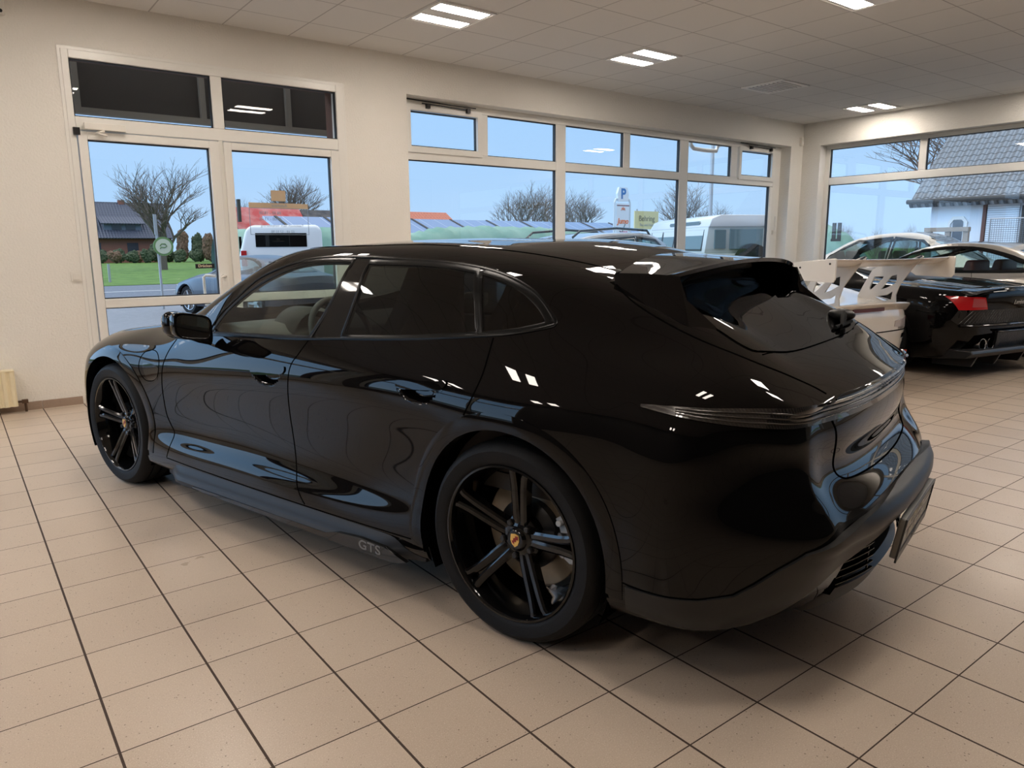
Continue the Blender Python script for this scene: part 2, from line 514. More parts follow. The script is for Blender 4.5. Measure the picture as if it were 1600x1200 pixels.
def tiles_material():
    m, t, b = new_mat('floor_tiles')
    g, ids, tc_ = grid_mask(t, .312, 0, 0, .0075, .0042)
    cmb = t.nodes.new('ShaderNodeCombineXYZ'); t.links.new(ids[0], cmb.inputs[0]); t.links.new(ids[1], cmb.inputs[1])
    wn = t.nodes.new('ShaderNodeTexWhiteNoise'); t.links.new(cmb.outputs[0], wn.inputs['Vector'])
    def mixc(f, a, b_, name=None):
        x = t.nodes.new('ShaderNodeMix'); x.data_type = 'RGBA'
        if isinstance(f, float): x.inputs['Factor'].default_value = f
        else: t.links.new(f, x.inputs['Factor'])
        for s_, v in (('A', a), ('B', b_)):
            if isinstance(v, tuple): x.inputs[s_].default_value = (*v, 1)
            else: t.links.new(v, x.inputs[s_])
        return x.outputs['Result']
    base = mixc(wn.outputs['Value'], (.525, .425, .33), (.575, .47, .37))
    n1 = t.nodes.new('ShaderNodeTexNoise'); n1.inputs['Scale'].default_value = 3.; n1.inputs['Detail'].default_value = 6
    t.links.new(tc_.outputs['Object'], n1.inputs['Vector'])
    base = mixc(math_node(t, 'MULTIPLY', n1.outputs['Fac'], .28), base, (.42, .32, .25))
    n2 = t.nodes.new('ShaderNodeTexNoise'); n2.inputs['Scale'].default_value = 260.; n2.inputs['Detail'].default_value = 2
    t.links.new(tc_.outputs['Object'], n2.inputs['Vector'])
    base = mixc(math_node(t, 'MULTIPLY', math_node(t, 'GREATER_THAN', n2.outputs['Fac'], .60), .5), base, (.70, .60, .50))
    v1 = t.nodes.new('ShaderNodeTexVoronoi'); v1.inputs['Scale'].default_value = 42.; v1.inputs['Randomness'].default_value = 1
    t.links.new(tc_.outputs['Object'], v1.inputs['Vector'])
    sel = math_node(t, 'MULTIPLY', math_node(t, 'LESS_THAN', v1.outputs['Distance'], .10), math_node(t, 'GREATER_THAN', n1.outputs['Fac'], .42))
    base = mixc(math_node(t, 'MULTIPLY', sel, .7), base, (.12, .08, .055))
    v2 = t.nodes.new('ShaderNodeTexVoronoi'); v2.inputs['Scale'].default_value = 110.
    t.links.new(tc_.outputs['Object'], v2.inputs['Vector'])
    base = mixc(math_node(t, 'MULTIPLY', math_node(t, 'LESS_THAN', v2.outputs['Distance'], .13), .5), base, (.20, .14, .10))
    col = mixc(g, base, (.050, .028, .017))
    t.links.new(col, b.inputs['Base Color'])
    rr = math_node(t, 'ADD', math_node(t, 'MULTIPLY', n1.outputs['Fac'], .12), .24)
    t.links.new(math_node(t, 'MAXIMUM', rr, math_node(t, 'MULTIPLY', g, .8)), b.inputs['Roughness'])
    b.inputs['Specular IOR Level'].default_value = .5
    bp = t.nodes.new('ShaderNodeBump'); bp.inputs['Distance'].default_value = .002; bp.inputs['Strength'].default_value = .5
    t.links.new(math_node(t, 'SUBTRACT', math_node(t, 'MULTIPLY', n2.outputs['Fac'], .08), g), bp.inputs['Height'])
    t.links.new(bp.outputs[0], b.inputs['Normal'])
    return m
def ceiling_material():
    m, t, b = new_mat('ceiling_panels')
    g, ids, tc_ = grid_mask(t, .635, 3.05, 3.605, .012, .012)
    n1 = t.nodes.new('ShaderNodeTexNoise'); n1.inputs['Scale'].default_value = 120.
    t.links.new(tc_.outputs['Object'], n1.inputs['Vector'])
    x = t.nodes.new('ShaderNodeMix'); x.data_type = 'RGBA'; t.links.new(g, x.inputs['Factor'])
    x.inputs['A'].default_value = (.71, .69, .66, 1); x.inputs['B'].default_value = (.42, .40, .38, 1)
    t.links.new(x.outputs['Result'], b.inputs['Base Color'])
    b.inputs['Roughness'].default_value = .75
    bp = t.nodes.new('ShaderNodeBump'); bp.inputs['Distance'].default_value = .003; bp.inputs['Strength'].default_value = .4
    t.links.new(math_node(t, 'SUBTRACT', math_node(t, 'MULTIPLY', n1.outputs['Fac'], .2), g), bp.inputs['Height'])
    t.links.new(bp.outputs[0], b.inputs['Normal'])
    return m
M['tiles'] = tiles_material()
M['ceiling'] = ceiling_material()
M['wall'] = mat('wall_plaster', (.80, .765, .70), .75, bump=.6, bscale=55)
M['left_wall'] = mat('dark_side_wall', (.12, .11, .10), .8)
M['brick'] = mat('dark_brick', (.10, .045, .03), .8, noise=.3, nscale=30)
M['pvc'] = mat('window_pvc', (.80, .775, .72), .28, spec=.5)
M['seal'] = mat('rubber_seal', (.01, .01, .012), .6)
M['pane'] = glass('window_glass', (.96, .985, .99))
M['skirting'] = mat('skirting_tile', (.34, .25, .19), .35, noise=.12, nscale=80)
M['sill'] = mat('window_sill', (.70, .66, .60), .3)
M['lamp'] = emit('lamp_strip', (1.0, .90, .80), LAMP_STRENGTH)
M['lamp_housing'] = mat('lamp_housing', (.85, .83, .80), .4)
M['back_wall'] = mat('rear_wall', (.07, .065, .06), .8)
M['white_plastic'] = mat('white_plastic', (.78, .74, .67), .4)
M['black_metal'] = mat('black_metal', (.012, .01, .01), .35, metal=.5)

struct(obj('floor', MB().box((XL-.3, YF-.3, -.12), (XB+.3, YA+.02, 0)), M['tiles']))
struct(obj('ceiling', MB().box((XL-.3, YF-.3, ZC), (XB+.3, YA+.3, ZC+.1)), M['ceiling']))
def wall_x(mb, x0, x1, y0, y1, holes, z0=-.1, z1=ZC):
    """wall running in x with holes (xa,xb,za,zb)"""
    x = x0
    for xa, xb, za, zb in sorted(holes):
        mb.box((x, y0, z0), (xa, y1, z1))
        if za > z0: mb.box((xa, y0, z0), (xb, y1, za))
        if zb < z1: mb.box((xa, y0, zb), (xb, y1, z1))
        x = xb
    mb.box((x, y0, z0), (x1, y1, z1))
def wall_y(mb, y0, y1, x0, x1, holes, z0=-.1, z1=ZC):
    y = y0
    for ya, yb, za, zb in sorted(holes):
        mb.box((x0, y, z0), (x1, ya, z1))
        if za > z0: mb.box((x0, ya, z0), (x1, yb, za))
        if zb < z1: mb.box((x0, ya, zb), (x1, yb, z1))
        y = yb
    mb.box((x0, y, z0), (x1, y1, z1))
SILL = .45
HA = [(-4.4, -.25, SILL, 3.03), (1.075, 3.585, -.1, 3.018), (4.36, 11.90, SILL, 3.035)]
mb = MB(); wall_x(mb, XL-.3, XB+.3, YA, YA+.26, HA); struct(obj('wall_back', mb, M['wall'], fix=False))
mb = MB(); wall_x(mb, XL-.3, XB+.45, YA+.262, YA+.42, [(a+.0, b-.0, c, d) for a, b, c, d in HA], z1=ZC+.6); struct(obj('wall_outside', mb, M['brick'], fix=False))
HB = [(-5.5, 5.07, SILL, 3.045)]
mb = MB(); wall_y(mb, YF-.3, YA, XB, XB+.30, HB); struct(obj('wall_right', mb, M['wall'], fix=False))
HL = [(1.9, 5.2, .45, 3.0)]
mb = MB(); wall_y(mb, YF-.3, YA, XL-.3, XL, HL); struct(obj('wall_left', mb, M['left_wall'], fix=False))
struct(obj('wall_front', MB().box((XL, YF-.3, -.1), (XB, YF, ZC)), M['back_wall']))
# skirting tiles along the back wall
mb = MB()
x = XL
while x < XB-.01:
    x1 = min(.624+.312*math.ceil((x-.624+.01)/.312), XB)
    if not (x1 > 1.06 and x < 3.6):
        mb.box((x+.002, YA-.012, 0), (x1-.002, YA, .07))
    x = x1
struct(obj('baseboard_back', mb, M['skirting'], fix=False))
mb = MB()
y = YF
while y < YA-.02:
    mb.box((XB-.012, y+.002, 0), (XB, min(y+.31, YA-.013), .07)); y += .312
struct(obj('baseboard_right', mb, M['skirting'], fix=False))
struct(obj('trim_1', MB().box((4.36, YA-.02, SILL-.03), (11.90, YA+.19, SILL)), M['sill'], bevel=.006))
struct(obj('trim_2', MB().box((-4.4, YA-.02, SILL-.03), (-.25, YA+.19, SILL)), M['sill'], bevel=.006))
struct(obj('trim_3', MB().box((XB-.02, -5.5, SILL-.03), (XB+.19, 5.07, SILL)), M['sill'], bevel=.006))

# ---- glazing: members are (x0,x1,z0,z1); every bar is bevelled pvc, every pane thin glass
def glazed(name, number, plane, along, bars, panes, depth=.07, kind='window'):
    root = bpy.data.objects.new('%s_%d' % (name, number), None); COL.objects.link(root); root['kind'] = 'structure'
    def BX(m_, a, b, d0, d1):
        if along == 'x': m_.box((a[0], plane+d0, a[1]), (b[0], plane+d1, b[1]))
        else: m_.box((plane+d0, a[0], a[1]), (plane+d1, b[0], b[1]))
    fr_ = MB()
    for x0, x1, z0, z1 in bars: BX(fr_, (x0, z0), (x1, z1), 0, depth)
    obj('frame', fr_, M['pvc'], root, fix=False, bevel=.006)
    se = MB()
    for x0, x1, z0, z1 in panes:
        w_ = .009
        BX(se, (x0-.002, z0-.002), (x0+w_, z1+.002), depth*.25, depth*.9); BX(se, (x1-w_, z0-.002), (x1+.002, z1+.002), depth*.25, depth*.9)
        BX(se, (x0, z0-.002), (x1, z0+w_), depth*.25, depth*.9); BX(se, (x0, z1-w_), (x1, z1+.002), depth*.25, depth*.9)
    obj('seal', se, M['seal'], root, fix=False)
    for x0, x1, z0, z1 in panes:
        g = MB()
        if along == 'x': g.add([(x0, plane+depth*.5, z0), (x1, plane+depth*.5, z0), (x1, plane+depth*.5, z1), (x0, plane+depth*.5, z1)], [(0, 1, 2, 3)])
        else: g.add([(plane+depth*.5, x0, z0), (plane+depth*.5, x1, z0), (plane+depth*.5, x1, z1), (plane+depth*.5, x0, z1)], [(0, 1, 2, 3)])
        obj('pane', g, M['pane'], root)
    return root
F0 = YA+.19
b2 = [(4.36, 11.90, 2.955, 3.035), (4.36, 11.90, SILL, SILL+.07), (4.36, 4.44, SILL+.07, 2.955), (11.70, 11.90, SILL+.07, 2.955), (4.44, 6.715, 2.365, 2.475), (6.885, 9.225, 2.365, 2.475), (9.42, 11.70, 2.365, 2.475),
      (6.715, 6.885, SILL+.07, 2.955), (9.225, 9.42, SILL+.07, 2.955), (5.50, 5.60, 2.475, 2.955), (7.995, 8.125, 2.475, 2.955), (10.50, 10.66, 2.475, 2.955)]
p2 = [(4.50, 5.44, 2.52, 2.905), (5.60, 6.715, 2.475, 2.955), (6.885, 7.995, 2.475, 2.955), (8.125, 9.225, 2.475, 2.955), (9.42, 10.50, 2.475, 2.955), (10.76, 11.62, 2.52, 2.905),
      (4.44, 6.715, SILL+.07, 2.365), (6.885, 9.225, SILL+.07, 2.365), (9.42, 11.62, SILL+.07, 2.365)]
W2 = glazed('window', 2, F0, 'x', b2+[(11.62, 11.70, SILL+.07, 2.36)], p2)
def sash(x0, x1, z0, z1, root):
    s = MB().frame([(x0, z0), (x1, z0), (x1, z1), (x0, z1)], [(x0+.065, z0+.07), (x1-.065, z0+.07), (x1-.065, z1-.065), (x0+.065, z1-.065)], F0-.022, F0+.03)
    o_ = obj('sash', s, M['pvc'], root, bevel=.005)
    g = MB().tube([(x0-.02, F0-.045, z1+.045), (x0+.45, F0-.045, z1+.035)], .008, 6)
    g.tube([(x0+.20, F0-.05, z1+.012), (x0+.80, F0-.05, z1-.0)], .007, 6)
    for q in (.26, .82): g.box((x0+q, F0-.065, z1-.035), (x0+q+.045, F0-.02, z1+.015))
    g.tube([(x0+.45, F0-.045, z1+.035), (x0+.60, F0-.05, z1+.03), (x0+.95, F0-.05, z1+.03)], .006, 6)
    obj('window_opener', g, M['black_metal'], o_)
sash(4.44, 5.50, 2.445, 2.975, W2)
sash(10.69, 11.69, 2.445, 2.975, W2)
obj('window_handle', MB().box((11.74, F0-.03, 1.55), (11.775, F0-.005, 1.62)).tube([(11.757, F0-.05, 1.60), (11.757, F0-.05, 1.86)], .012, 8), M['white_plastic'], W2)
glazed('window', 1, F0, 'x', [(-4.4, -.25, 2.95, 3.03), (-4.4, -.25, SILL, SILL+.07), (-4.4, -4.32, SILL+.07, 2.95), (-.33, -.25, SILL+.07, 2.95), (-4.32, -2.4, 2.365, 2.475), (-2.28, -.33, 2.365, 2.475), (-2.4, -2.28, SILL+.07, 2.95)],
       [(-4.32, -2.4, SILL+.07, 2.365), (-2.28, -.33, SILL+.07, 2.365), (-4.32, -2.4, 2.475, 2.95), (-2.28, -.33, 2.475, 2.95)])
F1 = XB+.19
ys = [5.07, 4.985]
bB = [(-5.5, 5.07, 2.98, 3.045), (-5.5, 5.07, SILL, SILL+.07), (4.99, 5.07, SILL+.07, 2.98), (-5.5, -5.42, SILL+.07, 2.98), (-5.42, 4.99, 2.385, 2.505)]
pB = []
for a, b_ in ((4.99, 3.51), (3.40, 1.92), (1.80, .32), (.20, -1.28), (-1.40, -2.88), (-3.0, -5.42)):
    pB.append((b_, a, 2.505, 2.98))
    if b_ > -5: bB.append((b_-.11, b_, 2.505, 2.98))
for a, b_ in ((4.99, 1.92), (1.80, -1.28), (-1.40, -5.42)):
    pB.append((b_, a, SILL+.07, 2.385))
    if b_ > -5: bB.append((b_-.11, b_, SILL+.07, 2.385))
glazed('window', 3, F1, 'y', bB, pB)
glazed('window', 4, XL-.16, 'y', [(1.9, 5.2, 2.92, 3.0), (1.9, 5.2, .45, .53), (1.9, 1.98, .53, 2.92), (5.12, 5.2, .53, 2.92), (3.45, 3.57, .53, 2.92), (1.98, 3.45, 2.30, 2.40), (3.57, 5.12, 2.30, 2.40)],
       [(1.98, 3.45, .53, 2.30), (3.57, 5.12, .53, 2.30), (1.98, 3.45, 2.40, 2.92), (3.57, 5.12, 2.40, 2.92)])
# entrance: fixed frame with two transom lights, two leaves
D0 = YA-.015
DR = bpy.data.objects.new('door_1', None); COL.objects.link(DR); DR['kind'] = 'structure'
fr_ = MB()
for x0, x1, z0, z1 in ((1.06, 1.115, 0, 3.025), (3.515, 3.592, 0, 3.025), (1.115, 3.515, 2.955, 3.025), (1.115, 3.515, 2.375, 2.485), (2.262, 2.362, 2.485, 2.955)):
    fr_.box((x0, D0, z0), (x1, D0+.08, z1))
obj('frame', fr_, M['pvc'], DR, fix=False, bevel=.006)
fr_ = MB().frame([(1.035, 0), (3.617, 0), (3.617, 3.05), (1.035, 3.05)], [(1.062, 0), (3.59, 0), (3.59, 3.022), (1.062, 3.022)], YA-.008, YA)
obj('architrave', fr_, M['pvc'], DR, bevel=.003)
def seals(root, panes, d):
    se = MB()
    for x0, x1, z0, z1 in panes:
        w_ = .009
        for a, b_ in (((x0-.002, z0), (x0+w_, z1)), ((x1-w_, z0), (x1+.002, z1)), ((x0, z0-.002), (x1, z0+w_)), ((x0, z1-w_), (x1, z1+.002))):
            se.box((a[0], d+.02, a[1]), (b_[0], d+.06, b_[1]))
    obj('seal', se, M['seal'], root, fix=False)
    for x0, x1, z0, z1 in panes:
        obj('pane', MB().add([(x0, d+.04, z0), (x1, d+.04, z0), (x1, d+.04, z1), (x0, d+.04, z1)], [(0, 1, 2, 3)]), M['pane'], root)
seals(DR, [(1.115, 2.262, 2.485, 2.955), (2.362, 3.515, 2.485, 2.955)], D0)
for x0, x1, gx0, gx1 in ((1.122, 2.292, 1.19, 2.20), (2.332, 3.510, 2.405, 3.42)):
    lf = MB()
    for bx in ((x0, gx0, .01, 2.365), (gx1, x1, .01, 2.365), (gx0, gx1, 2.298, 2.365), (gx0, gx1, .845, .925), (gx0, gx1, .01, .13)):
        lf.box((bx[0], D0-.02, bx[2]), (bx[1], D0+.06, bx[3]))
    L_ = obj('leaf', lf, M['pvc'], DR, fix=False, bevel=.005)
    seals(L_, [(gx0, gx1, .925, 2.298), (gx0, gx1, .13, .845)], D0)
obj('mullion', MB().box((2.292, D0+.0, 0), (2.332, D0+.07, 2.375)), M['pvc'], DR, fix=False, bevel=.003)
LEFT = [c for c in DR.children if c.name.startswith('leaf')][0]
cl = MB().box((1.17, D0-.075, 2.375), (1.49, D0-.02, 2.43)).tube([(1.32, D0-.06, 2.37), (1.24, D0-.10, 2.345), (1.34, D0-.05, 2.335)], .012, 8)
obj('door_closer', cl, M['white_plastic'], DR, bevel=.006)
obj('hinge', MB().box((1.09, D0-.03, 2.33), (1.14, D0-.005, 2.39)), M['black_metal'], DR)
hd = MB().tube([(2.255, D0-.02, 1.10), (2.22, D0-.085, 1.108), (2.185, D0-.10, 1.09), (2.180, D0-.10, 1.0), (2.180, D0-.10, .88), (2.185, D0-.10, .82), (2.22, D0-.085, .803), (2.255, D0-.02, .81)], .014, 10)
obj('door_handle', hd, M['white_plastic'], LEFT, smooth=60)
hb = MB().tube([(2.19, D0+.08, 1.10), (2.12, D0+.16, 1.108), (2.10, D0+.17, 1.09), (2.10, D0+.17, .88), (2.10, D0+.17, .82), (2.19, D0+.08, .81)], .014, 10)
obj('outer_handle', hb, M['white_plastic'], LEFT, smooth=60)
lk = MB().lathe([(0, D0-.032), (.017, D0-.032), (.02, D0-.02)], 16, mtx=Matrix.Translation((2.262, 0, .905))); obj('lock', lk, M['chrome'], LEFT, smooth=50)
obj('lock_slot', MB().box((2.258, D0-.034, .893), (2.266, D0-.031, .912)), M['seal'], LEFT)
# stickers on the door glass
t_ = thing('push_sign', 'small black sign reading Drücken on the left glass door leaf', 'sign', (2.085, D0+.036, 1.20))
obj('plate', MB().box((-.088, -.004, -.022), (.088, 0, .022)), M['seal'], t_)
M['sign_gold'] = mat('sign_letters', (.75, .62, .45), .4)
tm = text_mesh('Drücken', .036, .0006, bold=.0006)
for v in tm.vertices: x, y, z = v.co; v.co = (x, -.0045-z, y+.002)
obj('lettering', tm, M['sign_gold'], t_)

# ceiling lights
def lamp_panel(x, y, label):
    L_ = thing('ceiling_light', label, 'ceiling light', (x, y, ZC), 0, 'recessed ceiling lights with two bright strips')
    fr_ = MB().frame([(-.30, -.30), (.30, -.30), (.30, .30), (-.30, .30)], [(-.285, -.285), (.285, -.285), (.285, .285), (-.285, .285)], -.012, 0, 'z')
    fr_.box((-.287, -.287, -.009), (.287, -.25, -.001)); fr_.box((-.287, .25, -.009), (.287, .287, -.001)); fr_.box((-.287, -.085, -.009), (.287, .085, -.001))
    fr_.box((-.287, -.25, -.009), (-.262, .25, -.001)); fr_.box((.262, -.25, -.009), (.287, .25, -.001))
    obj('frame', fr_, M['lamp_housing'], L_, fix=False)
    for yy in (-.1675, .1675):
        n_ = 6; c = []
        for cx_, cy_, a0 in ((.245, .066, 0), (-.245, .066, 90), (-.245, -.066, 180), (.245, -.066, 270)):
            for q in range(n_+1):
                a = math.radians(a0+90*q/n_); c.append((cx_+.016*math.cos(a), yy+cy_+.016*math.sin(a)))
        obj('light_strip', MB().prism(c, -.0085, -.004, 'z'), M['lamp'], L_)
    return L_
LX = [-3.62, -1.08, 1.46, 4.0, 6.55, 9.10, 11.65]; LYS = [3.92, 1.38, -1.16]
vis = {(3, 0): 'recessed ceiling light nearest the camera, above the space between glass door and long window',
       (4, 0): 'recessed ceiling light further right, above the middle of the long window',
       (6, 0): 'recessed ceiling light farthest away, by the right-hand wall'}
proto = None
for j, y in enumerate(LYS):
    for i, x in enumerate(LX):
        if i == 5 and j in (0, 1): continue
        lab = vis.get((i, j), 'recessed two-strip ceiling light above the showroom, outside the picture')
        if proto is None: proto = lamp_panel(x, y, lab)
        else: copy_tree(proto, (x, y, ZC), 0, lab)
v = thing('ceiling_vent', 'white square ceiling vent with louvred halves near the far corner', 'vent', (9.10, 3.92, ZC))
obj('frame', MB().frame([(-.31, -.31), (.31, -.31), (.31, .31), (-.31, .31)], [(-.25, -.25), (.25, -.25), (.25, .25), (-.25, .25)], -.012, 0, 'z'), M['lamp_housing'], v)
obj('grille_plate', MB().box((-.25, -.25, -.004), (.25, .25, -.001)), mat('vent_grey', (.30, .30, .29), .5), v)
for q in range(8):
    obj('louvre', MB().box((-.24, -.23+.06*q, -.016), (.24, -.20+.06*q, -.008)), M['lamp_housing'], v)
# small fittings
s_ = thing('light_switch', 'beige square light switch on the wall left of the glass door', 'light switch', (.99, YA, 1.132))
obj('plate', MB().box((-.040, -.012, -.043), (.040, 0, .043)), M['white_plastic'], s_, bevel=.004)
obj('rocker', MB().box((-.027, -.019, -.029), (.027, -.010, .029)), M['white_plastic'], s_, bevel=.003)
s_ = thing('wall_box', 'beige device box at the top of the wall by the ceiling, upper left corner', 'sensor', (.63, YA, 3.275))
obj('housing', MB().box((-.10, -.05, -.065), (.075, 0, .065)), M['white_plastic'], s_, bevel=.01)
obj('lens', MB().lathe([(0, -.054), (.014, -.054), (.014, -.045)], 12, mtx=Matrix.Translation((.045, 0, -.04))), M['seal'], s_)
s_ = thing('motion_sensor', 'small white motion sensor in the far corner below the ceiling', 'sensor', (12.17, YA, 3.13))
obj('housing', MB().box((-.035, -.05, -.075), (.035, 0, .075)), M['white_plastic'], s_, bevel=.015)
obj('lens', MB().box((-.022, -.056, -.04), (.022, -.048, .0)), M['lamp_housing'], s_, bevel=.006)
r_ = thing('radiator', 'cream ribbed radiator low on the wall at the left edge', 'radiator', (-.45, YA-.06, .06))
cr = mat('radiator_enamel', (.80, .70, .48), .3)
pf = [(-.90, -.045)]
x = -.885
while x < .87:
    pf += [(x, -.045), (x+.012, -.058), (x+.032, -.058), (x+.044, -.045)]; x += .056
pf += [(.89, -.045), (.89, .04), (-.90, .04)]
obj('body', MB().prism(pf, .0, .30, 'z'), cr, r_)
obj('grille', MB().box((-.905, -.06, .298), (.895, .045, .312)), cr, r_, bevel=.004)
vp = MB().tube([(.89, 0, .03), (.945, 0, .03), (.95, 0, .015), (.95, 0, -.06)], .010, 8); vp.box((.925, -.02, .015), (.97, .02, .045))
obj('valve_pipe', vp, mat('old_brass', (.10, .06, .035), .5, metal=.5), r_, smooth=40)
# ---------------------------------------------------------------- black sport estate
TX = [-.88, -.7, -.35, 0, .45, 1.1, 1.7, 2.2, 2.55, 2.9, 3.3, 3.65]
TZ = [
 [.24,.235,.22,.19,.165,.165,.165,.165,.165,.17,.17,.18],
 [.32,.31,.28,.25,.21,.21,.21,.21,.21,.22,.22,.23],
 [.42,.40,.38,.36,.325,.322,.322,.322,.325,.32,.32,.32],
 [.50,.49,.47,.45,.42,.395,.393,.393,.41,.42,.42,.41],
 [.58,.58,.57,.55,.54,.52,.52,.52,.53,.54,.52,.50],
 [.67,.67,.67,.66,.67,.67,.66,.65,.65,.66,.62,.58],
 [.76,.77,.77,.77,.79,.79,.77,.76,.76,.77,.71,.65],
 [.81,.845,.86,.87,.88,.88,.87,.85,.84,.84,.78,.70],
 [.865,.92,.97,.995,1.0,.98,.955,.93,.91,.885,.83,.74],
 [.897,.975,1.06,1.12,1.14,1.125,1.095,1.0,.945,.905,.855,.765],
 [.904,1.01,1.15,1.235,1.275,1.275,1.225,1.035,.955,.91,.86,.775],
 [.912,1.03,1.195,1.29,1.35,1.36,1.305,1.06,.96,.915,.865,.785]]
TY = [
 [.70,.86,.90,.90,.88,.87,.87,.87,.88,.88,.85,.62],
 [.74,.915,.95,.955,.95,.95,.95,.95,.95,.94,.91,.68],
 [.76,.93,.965,.965,.962,.957,.956,.955,.952,.95,.93,.71],
 [.765,.935,.968,.968,.945,.924,.922,.922,.945,.955,.93,.715],
 [.76,.93,.968,.970,.94,.912,.908,.915,.945,.962,.93,.71],
 [.745,.92,.966,.975,.945,.922,.920,.925,.948,.965,.925,.695],
 [.745,.915,.960,.978,.955,.936,.932,.93,.94,.955,.905,.66],
 [.77,.90,.945,.958,.938,.918,.910,.90,.895,.90,.85,.60],
 [.75,.855,.875,.885,.880,.870,.862,.855,.80,.81,.76,.54],
 [.735,.77,.765,.79,.805,.80,.775,.80,.74,.73,.68,.48],
 [.68,.67,.665,.69,.715,.715,.695,.76,.67,.65,.60,.42],
 [.58,.56,.53,.55,.575,.59,.61,.69,.58,.55,.50,.36]]
TXS = [-.70,-.56,-.42,-.28,-.14,0,.2,.42,.68,.95,1.22,1.46,1.7,1.93,2.12,2.3,2.55,2.82,3.08,3.32,3.52]
CORX = [-.80,-.86,-.90,-.93,-.92,-.88,-.86,-.85,-.84,-.855,-.868,-.880]
FROX = [3.58,3.66,3.69,3.70,3.70,3.69,3.66,3.62,3.57,3.53,3.49,3.45]
REARC = [(-.95,.24),(-1.0,.32),(-1.035,.40),(-1.055,.48),(-1.03,.565),(-.94,.65),(-.945,.73),(-.95,.81),(-.94,.87),(-.955,.903),(-.945,.914),(-.922,.924)]
FRONC = [(3.72,.18),(3.80,.23),(3.83,.32),(3.84,.41),(3.84,.50),(3.83,.58),(3.80,.64),(3.76,.69),(3.70,.72),(3.65,.74),(3.6,.755),(3.55,.77)]
TOPX = [-.95,-.84,-.69,-.46,-.25,0,.45,.87,1.25,1.55,1.85,2.15,2.45,2.62,2.9,3.3,3.55]
TOPZ = [.918,.958,1.03,1.155,1.275,1.355,1.388,1.394,1.387,1.35,1.255,1.12,.985,.93,.875,.81,.755]
fz = [curve(TX, r) for r in TZ]; fy = [curve(TX, r) for r in TY]; ftop = curve(TOPX, TOPZ)
def plan_bulge(x):   # the centre line runs further out than the edges at screen and hatch
    if x > 1.3: return .28*min(1, (x-1.3)/.9)*(1-max(0, (x-2.9)/1.2))
    if x < .2: return -.10*min(1, (.2-x)/.8)
    return 0
NKT = 11
side = [[(CORX[k], TY[k][0], TZ[k][0]) for k in range(NKT+1)]]
top = [REARC[-1]]
for x in TXS:
    side.append([(x, fy[k](x), fz[k](x)) for k in range(NKT+1)])
    xc = x+plan_bulge(x)
    if x < -.65: xc = x-.06
    top.append((xc, ftop(xc)))
side.append([(FROX[k], TY[k][-1]*.98, TZ[k][-1]) for k in range(NKT+1)])
top.append(FRONC[-1])
def tcrease(a, b):
    return .75 if a[0] == 0 and b[0] == 0 and a[2] == 9 and b[2] == 9 else 0
tay_me = lattice(side, top, REARC, FRONC, 5, 3 if globals().get('DEV') else 4, creases=tcrease)
SK = Skin(tay_me)
CAR = thing('sport_estate_car', 'glossy black sport estate car with black five-spoke wheels, largest and nearest car', 'car', (2.411, .043, 0), math.radians(104.502))
FW = [(1.917,.946),(1.897,1.009),(1.862,1.064),(1.79,1.125),(1.70,1.181),(1.594,1.226),(1.428,1.274),(1.233,1.295),(1.022,1.297),(1.053,1.139),(1.127,.979),(1.5,.962)]
FW = smooth_poly(FW, n=5, sharp=(0, 8, 10))
RW = smooth_poly([(.915,.996),(.905,1.089),(.901,1.178),(.909,1.291),(.634,1.289),(.463,1.281),(.315,1.264),(.255,1.155),(.201,1.053),(.55,1.02)], n=4, sharp=(0, 3, 6, 8))
QW = smooth_poly([(.292,1.26),(.204,1.243),(.09,1.206),(.005,1.16),(-.045,1.121),(-.058,1.103),(-.04,1.092),(.059,1.07),(.182,1.054),(.237,1.155)], n=4, sharp=(0, 8))
OUT_F = [(1.955,.938),(1.935,1.03),(1.89,1.083),(1.748,1.205),(1.60,1.262),(1.47,1.293),(1.296,1.315),(1.027,1.322),(.655,1.309),(.352,1.289),(.155,1.25),(.023,1.198),(-.068,1.131),(-.095,1.10),(-.068,1.083),(.056,1.058),(.192,1.042),(.55,1.010),(.92,.984),(1.127,.969),(1.5,.950)]
OUT_F = smooth_poly(OUT_F, n=4, sharp=(0,))
def S_(sg): return lambda x, z: SK.side(x, z, sg)
SCREEN = [(2.30,0),(2.27,.35),(2.17,.60),(2.02,.70),(1.80,.665),(1.62,.61),(1.50,.565),(1.54,.4),(1.56,0)]   # wind screen in plan (x,y)
SCRH = smooth_poly([(2.38,0),(2.35,.3),(2.25,.55),(2.08,.70),(1.88,.655),(1.70,.60),(1.53,.53),(1.56,.3),(1.58,0)], closed=False, n=4)
SCR = SCRH + [(x, -y) for x, y in SCRH[-2:0:-1]]
def RWIN(u): return u
HG = smooth_poly([(-.735,0),(-.73,.35),(-.70,.56),(-.655,.61),(-.56,.60),(-.45,.575),(-.36,.54),(-.32,.3),(-.31,0)], closed=False, n=4)
HGL = HG + [(x, -y) for x, y in HG[-2:0:-1]]
AF, AR = (2.896, .36), (0.0, .36)
RA = .405
def in_arch(c):
    return abs(c.y) > .55 and c.z < .80 and (math.hypot(c.x-AF[0], c.z-AF[1]) < RA or math.hypot(c.x-AR[0], c.z-AR[1]) < RA)
def cup_outline(hx, hz, s=1.0):
    return smooth_poly([(hx+x*s, hz+z*s) for x, z in [(.118,.018),(.07,.028),(-.04,.036),(-.115,.046),(-.135,.030),(-.105,-.010),(-.06,-.040),(.03,-.046),(.10,-.018)]], n=4)
CUPS = ((1.375, .798), (.405, .843))
CUPC = [cup_outline(a, b, .90) for a, b in CUPS]
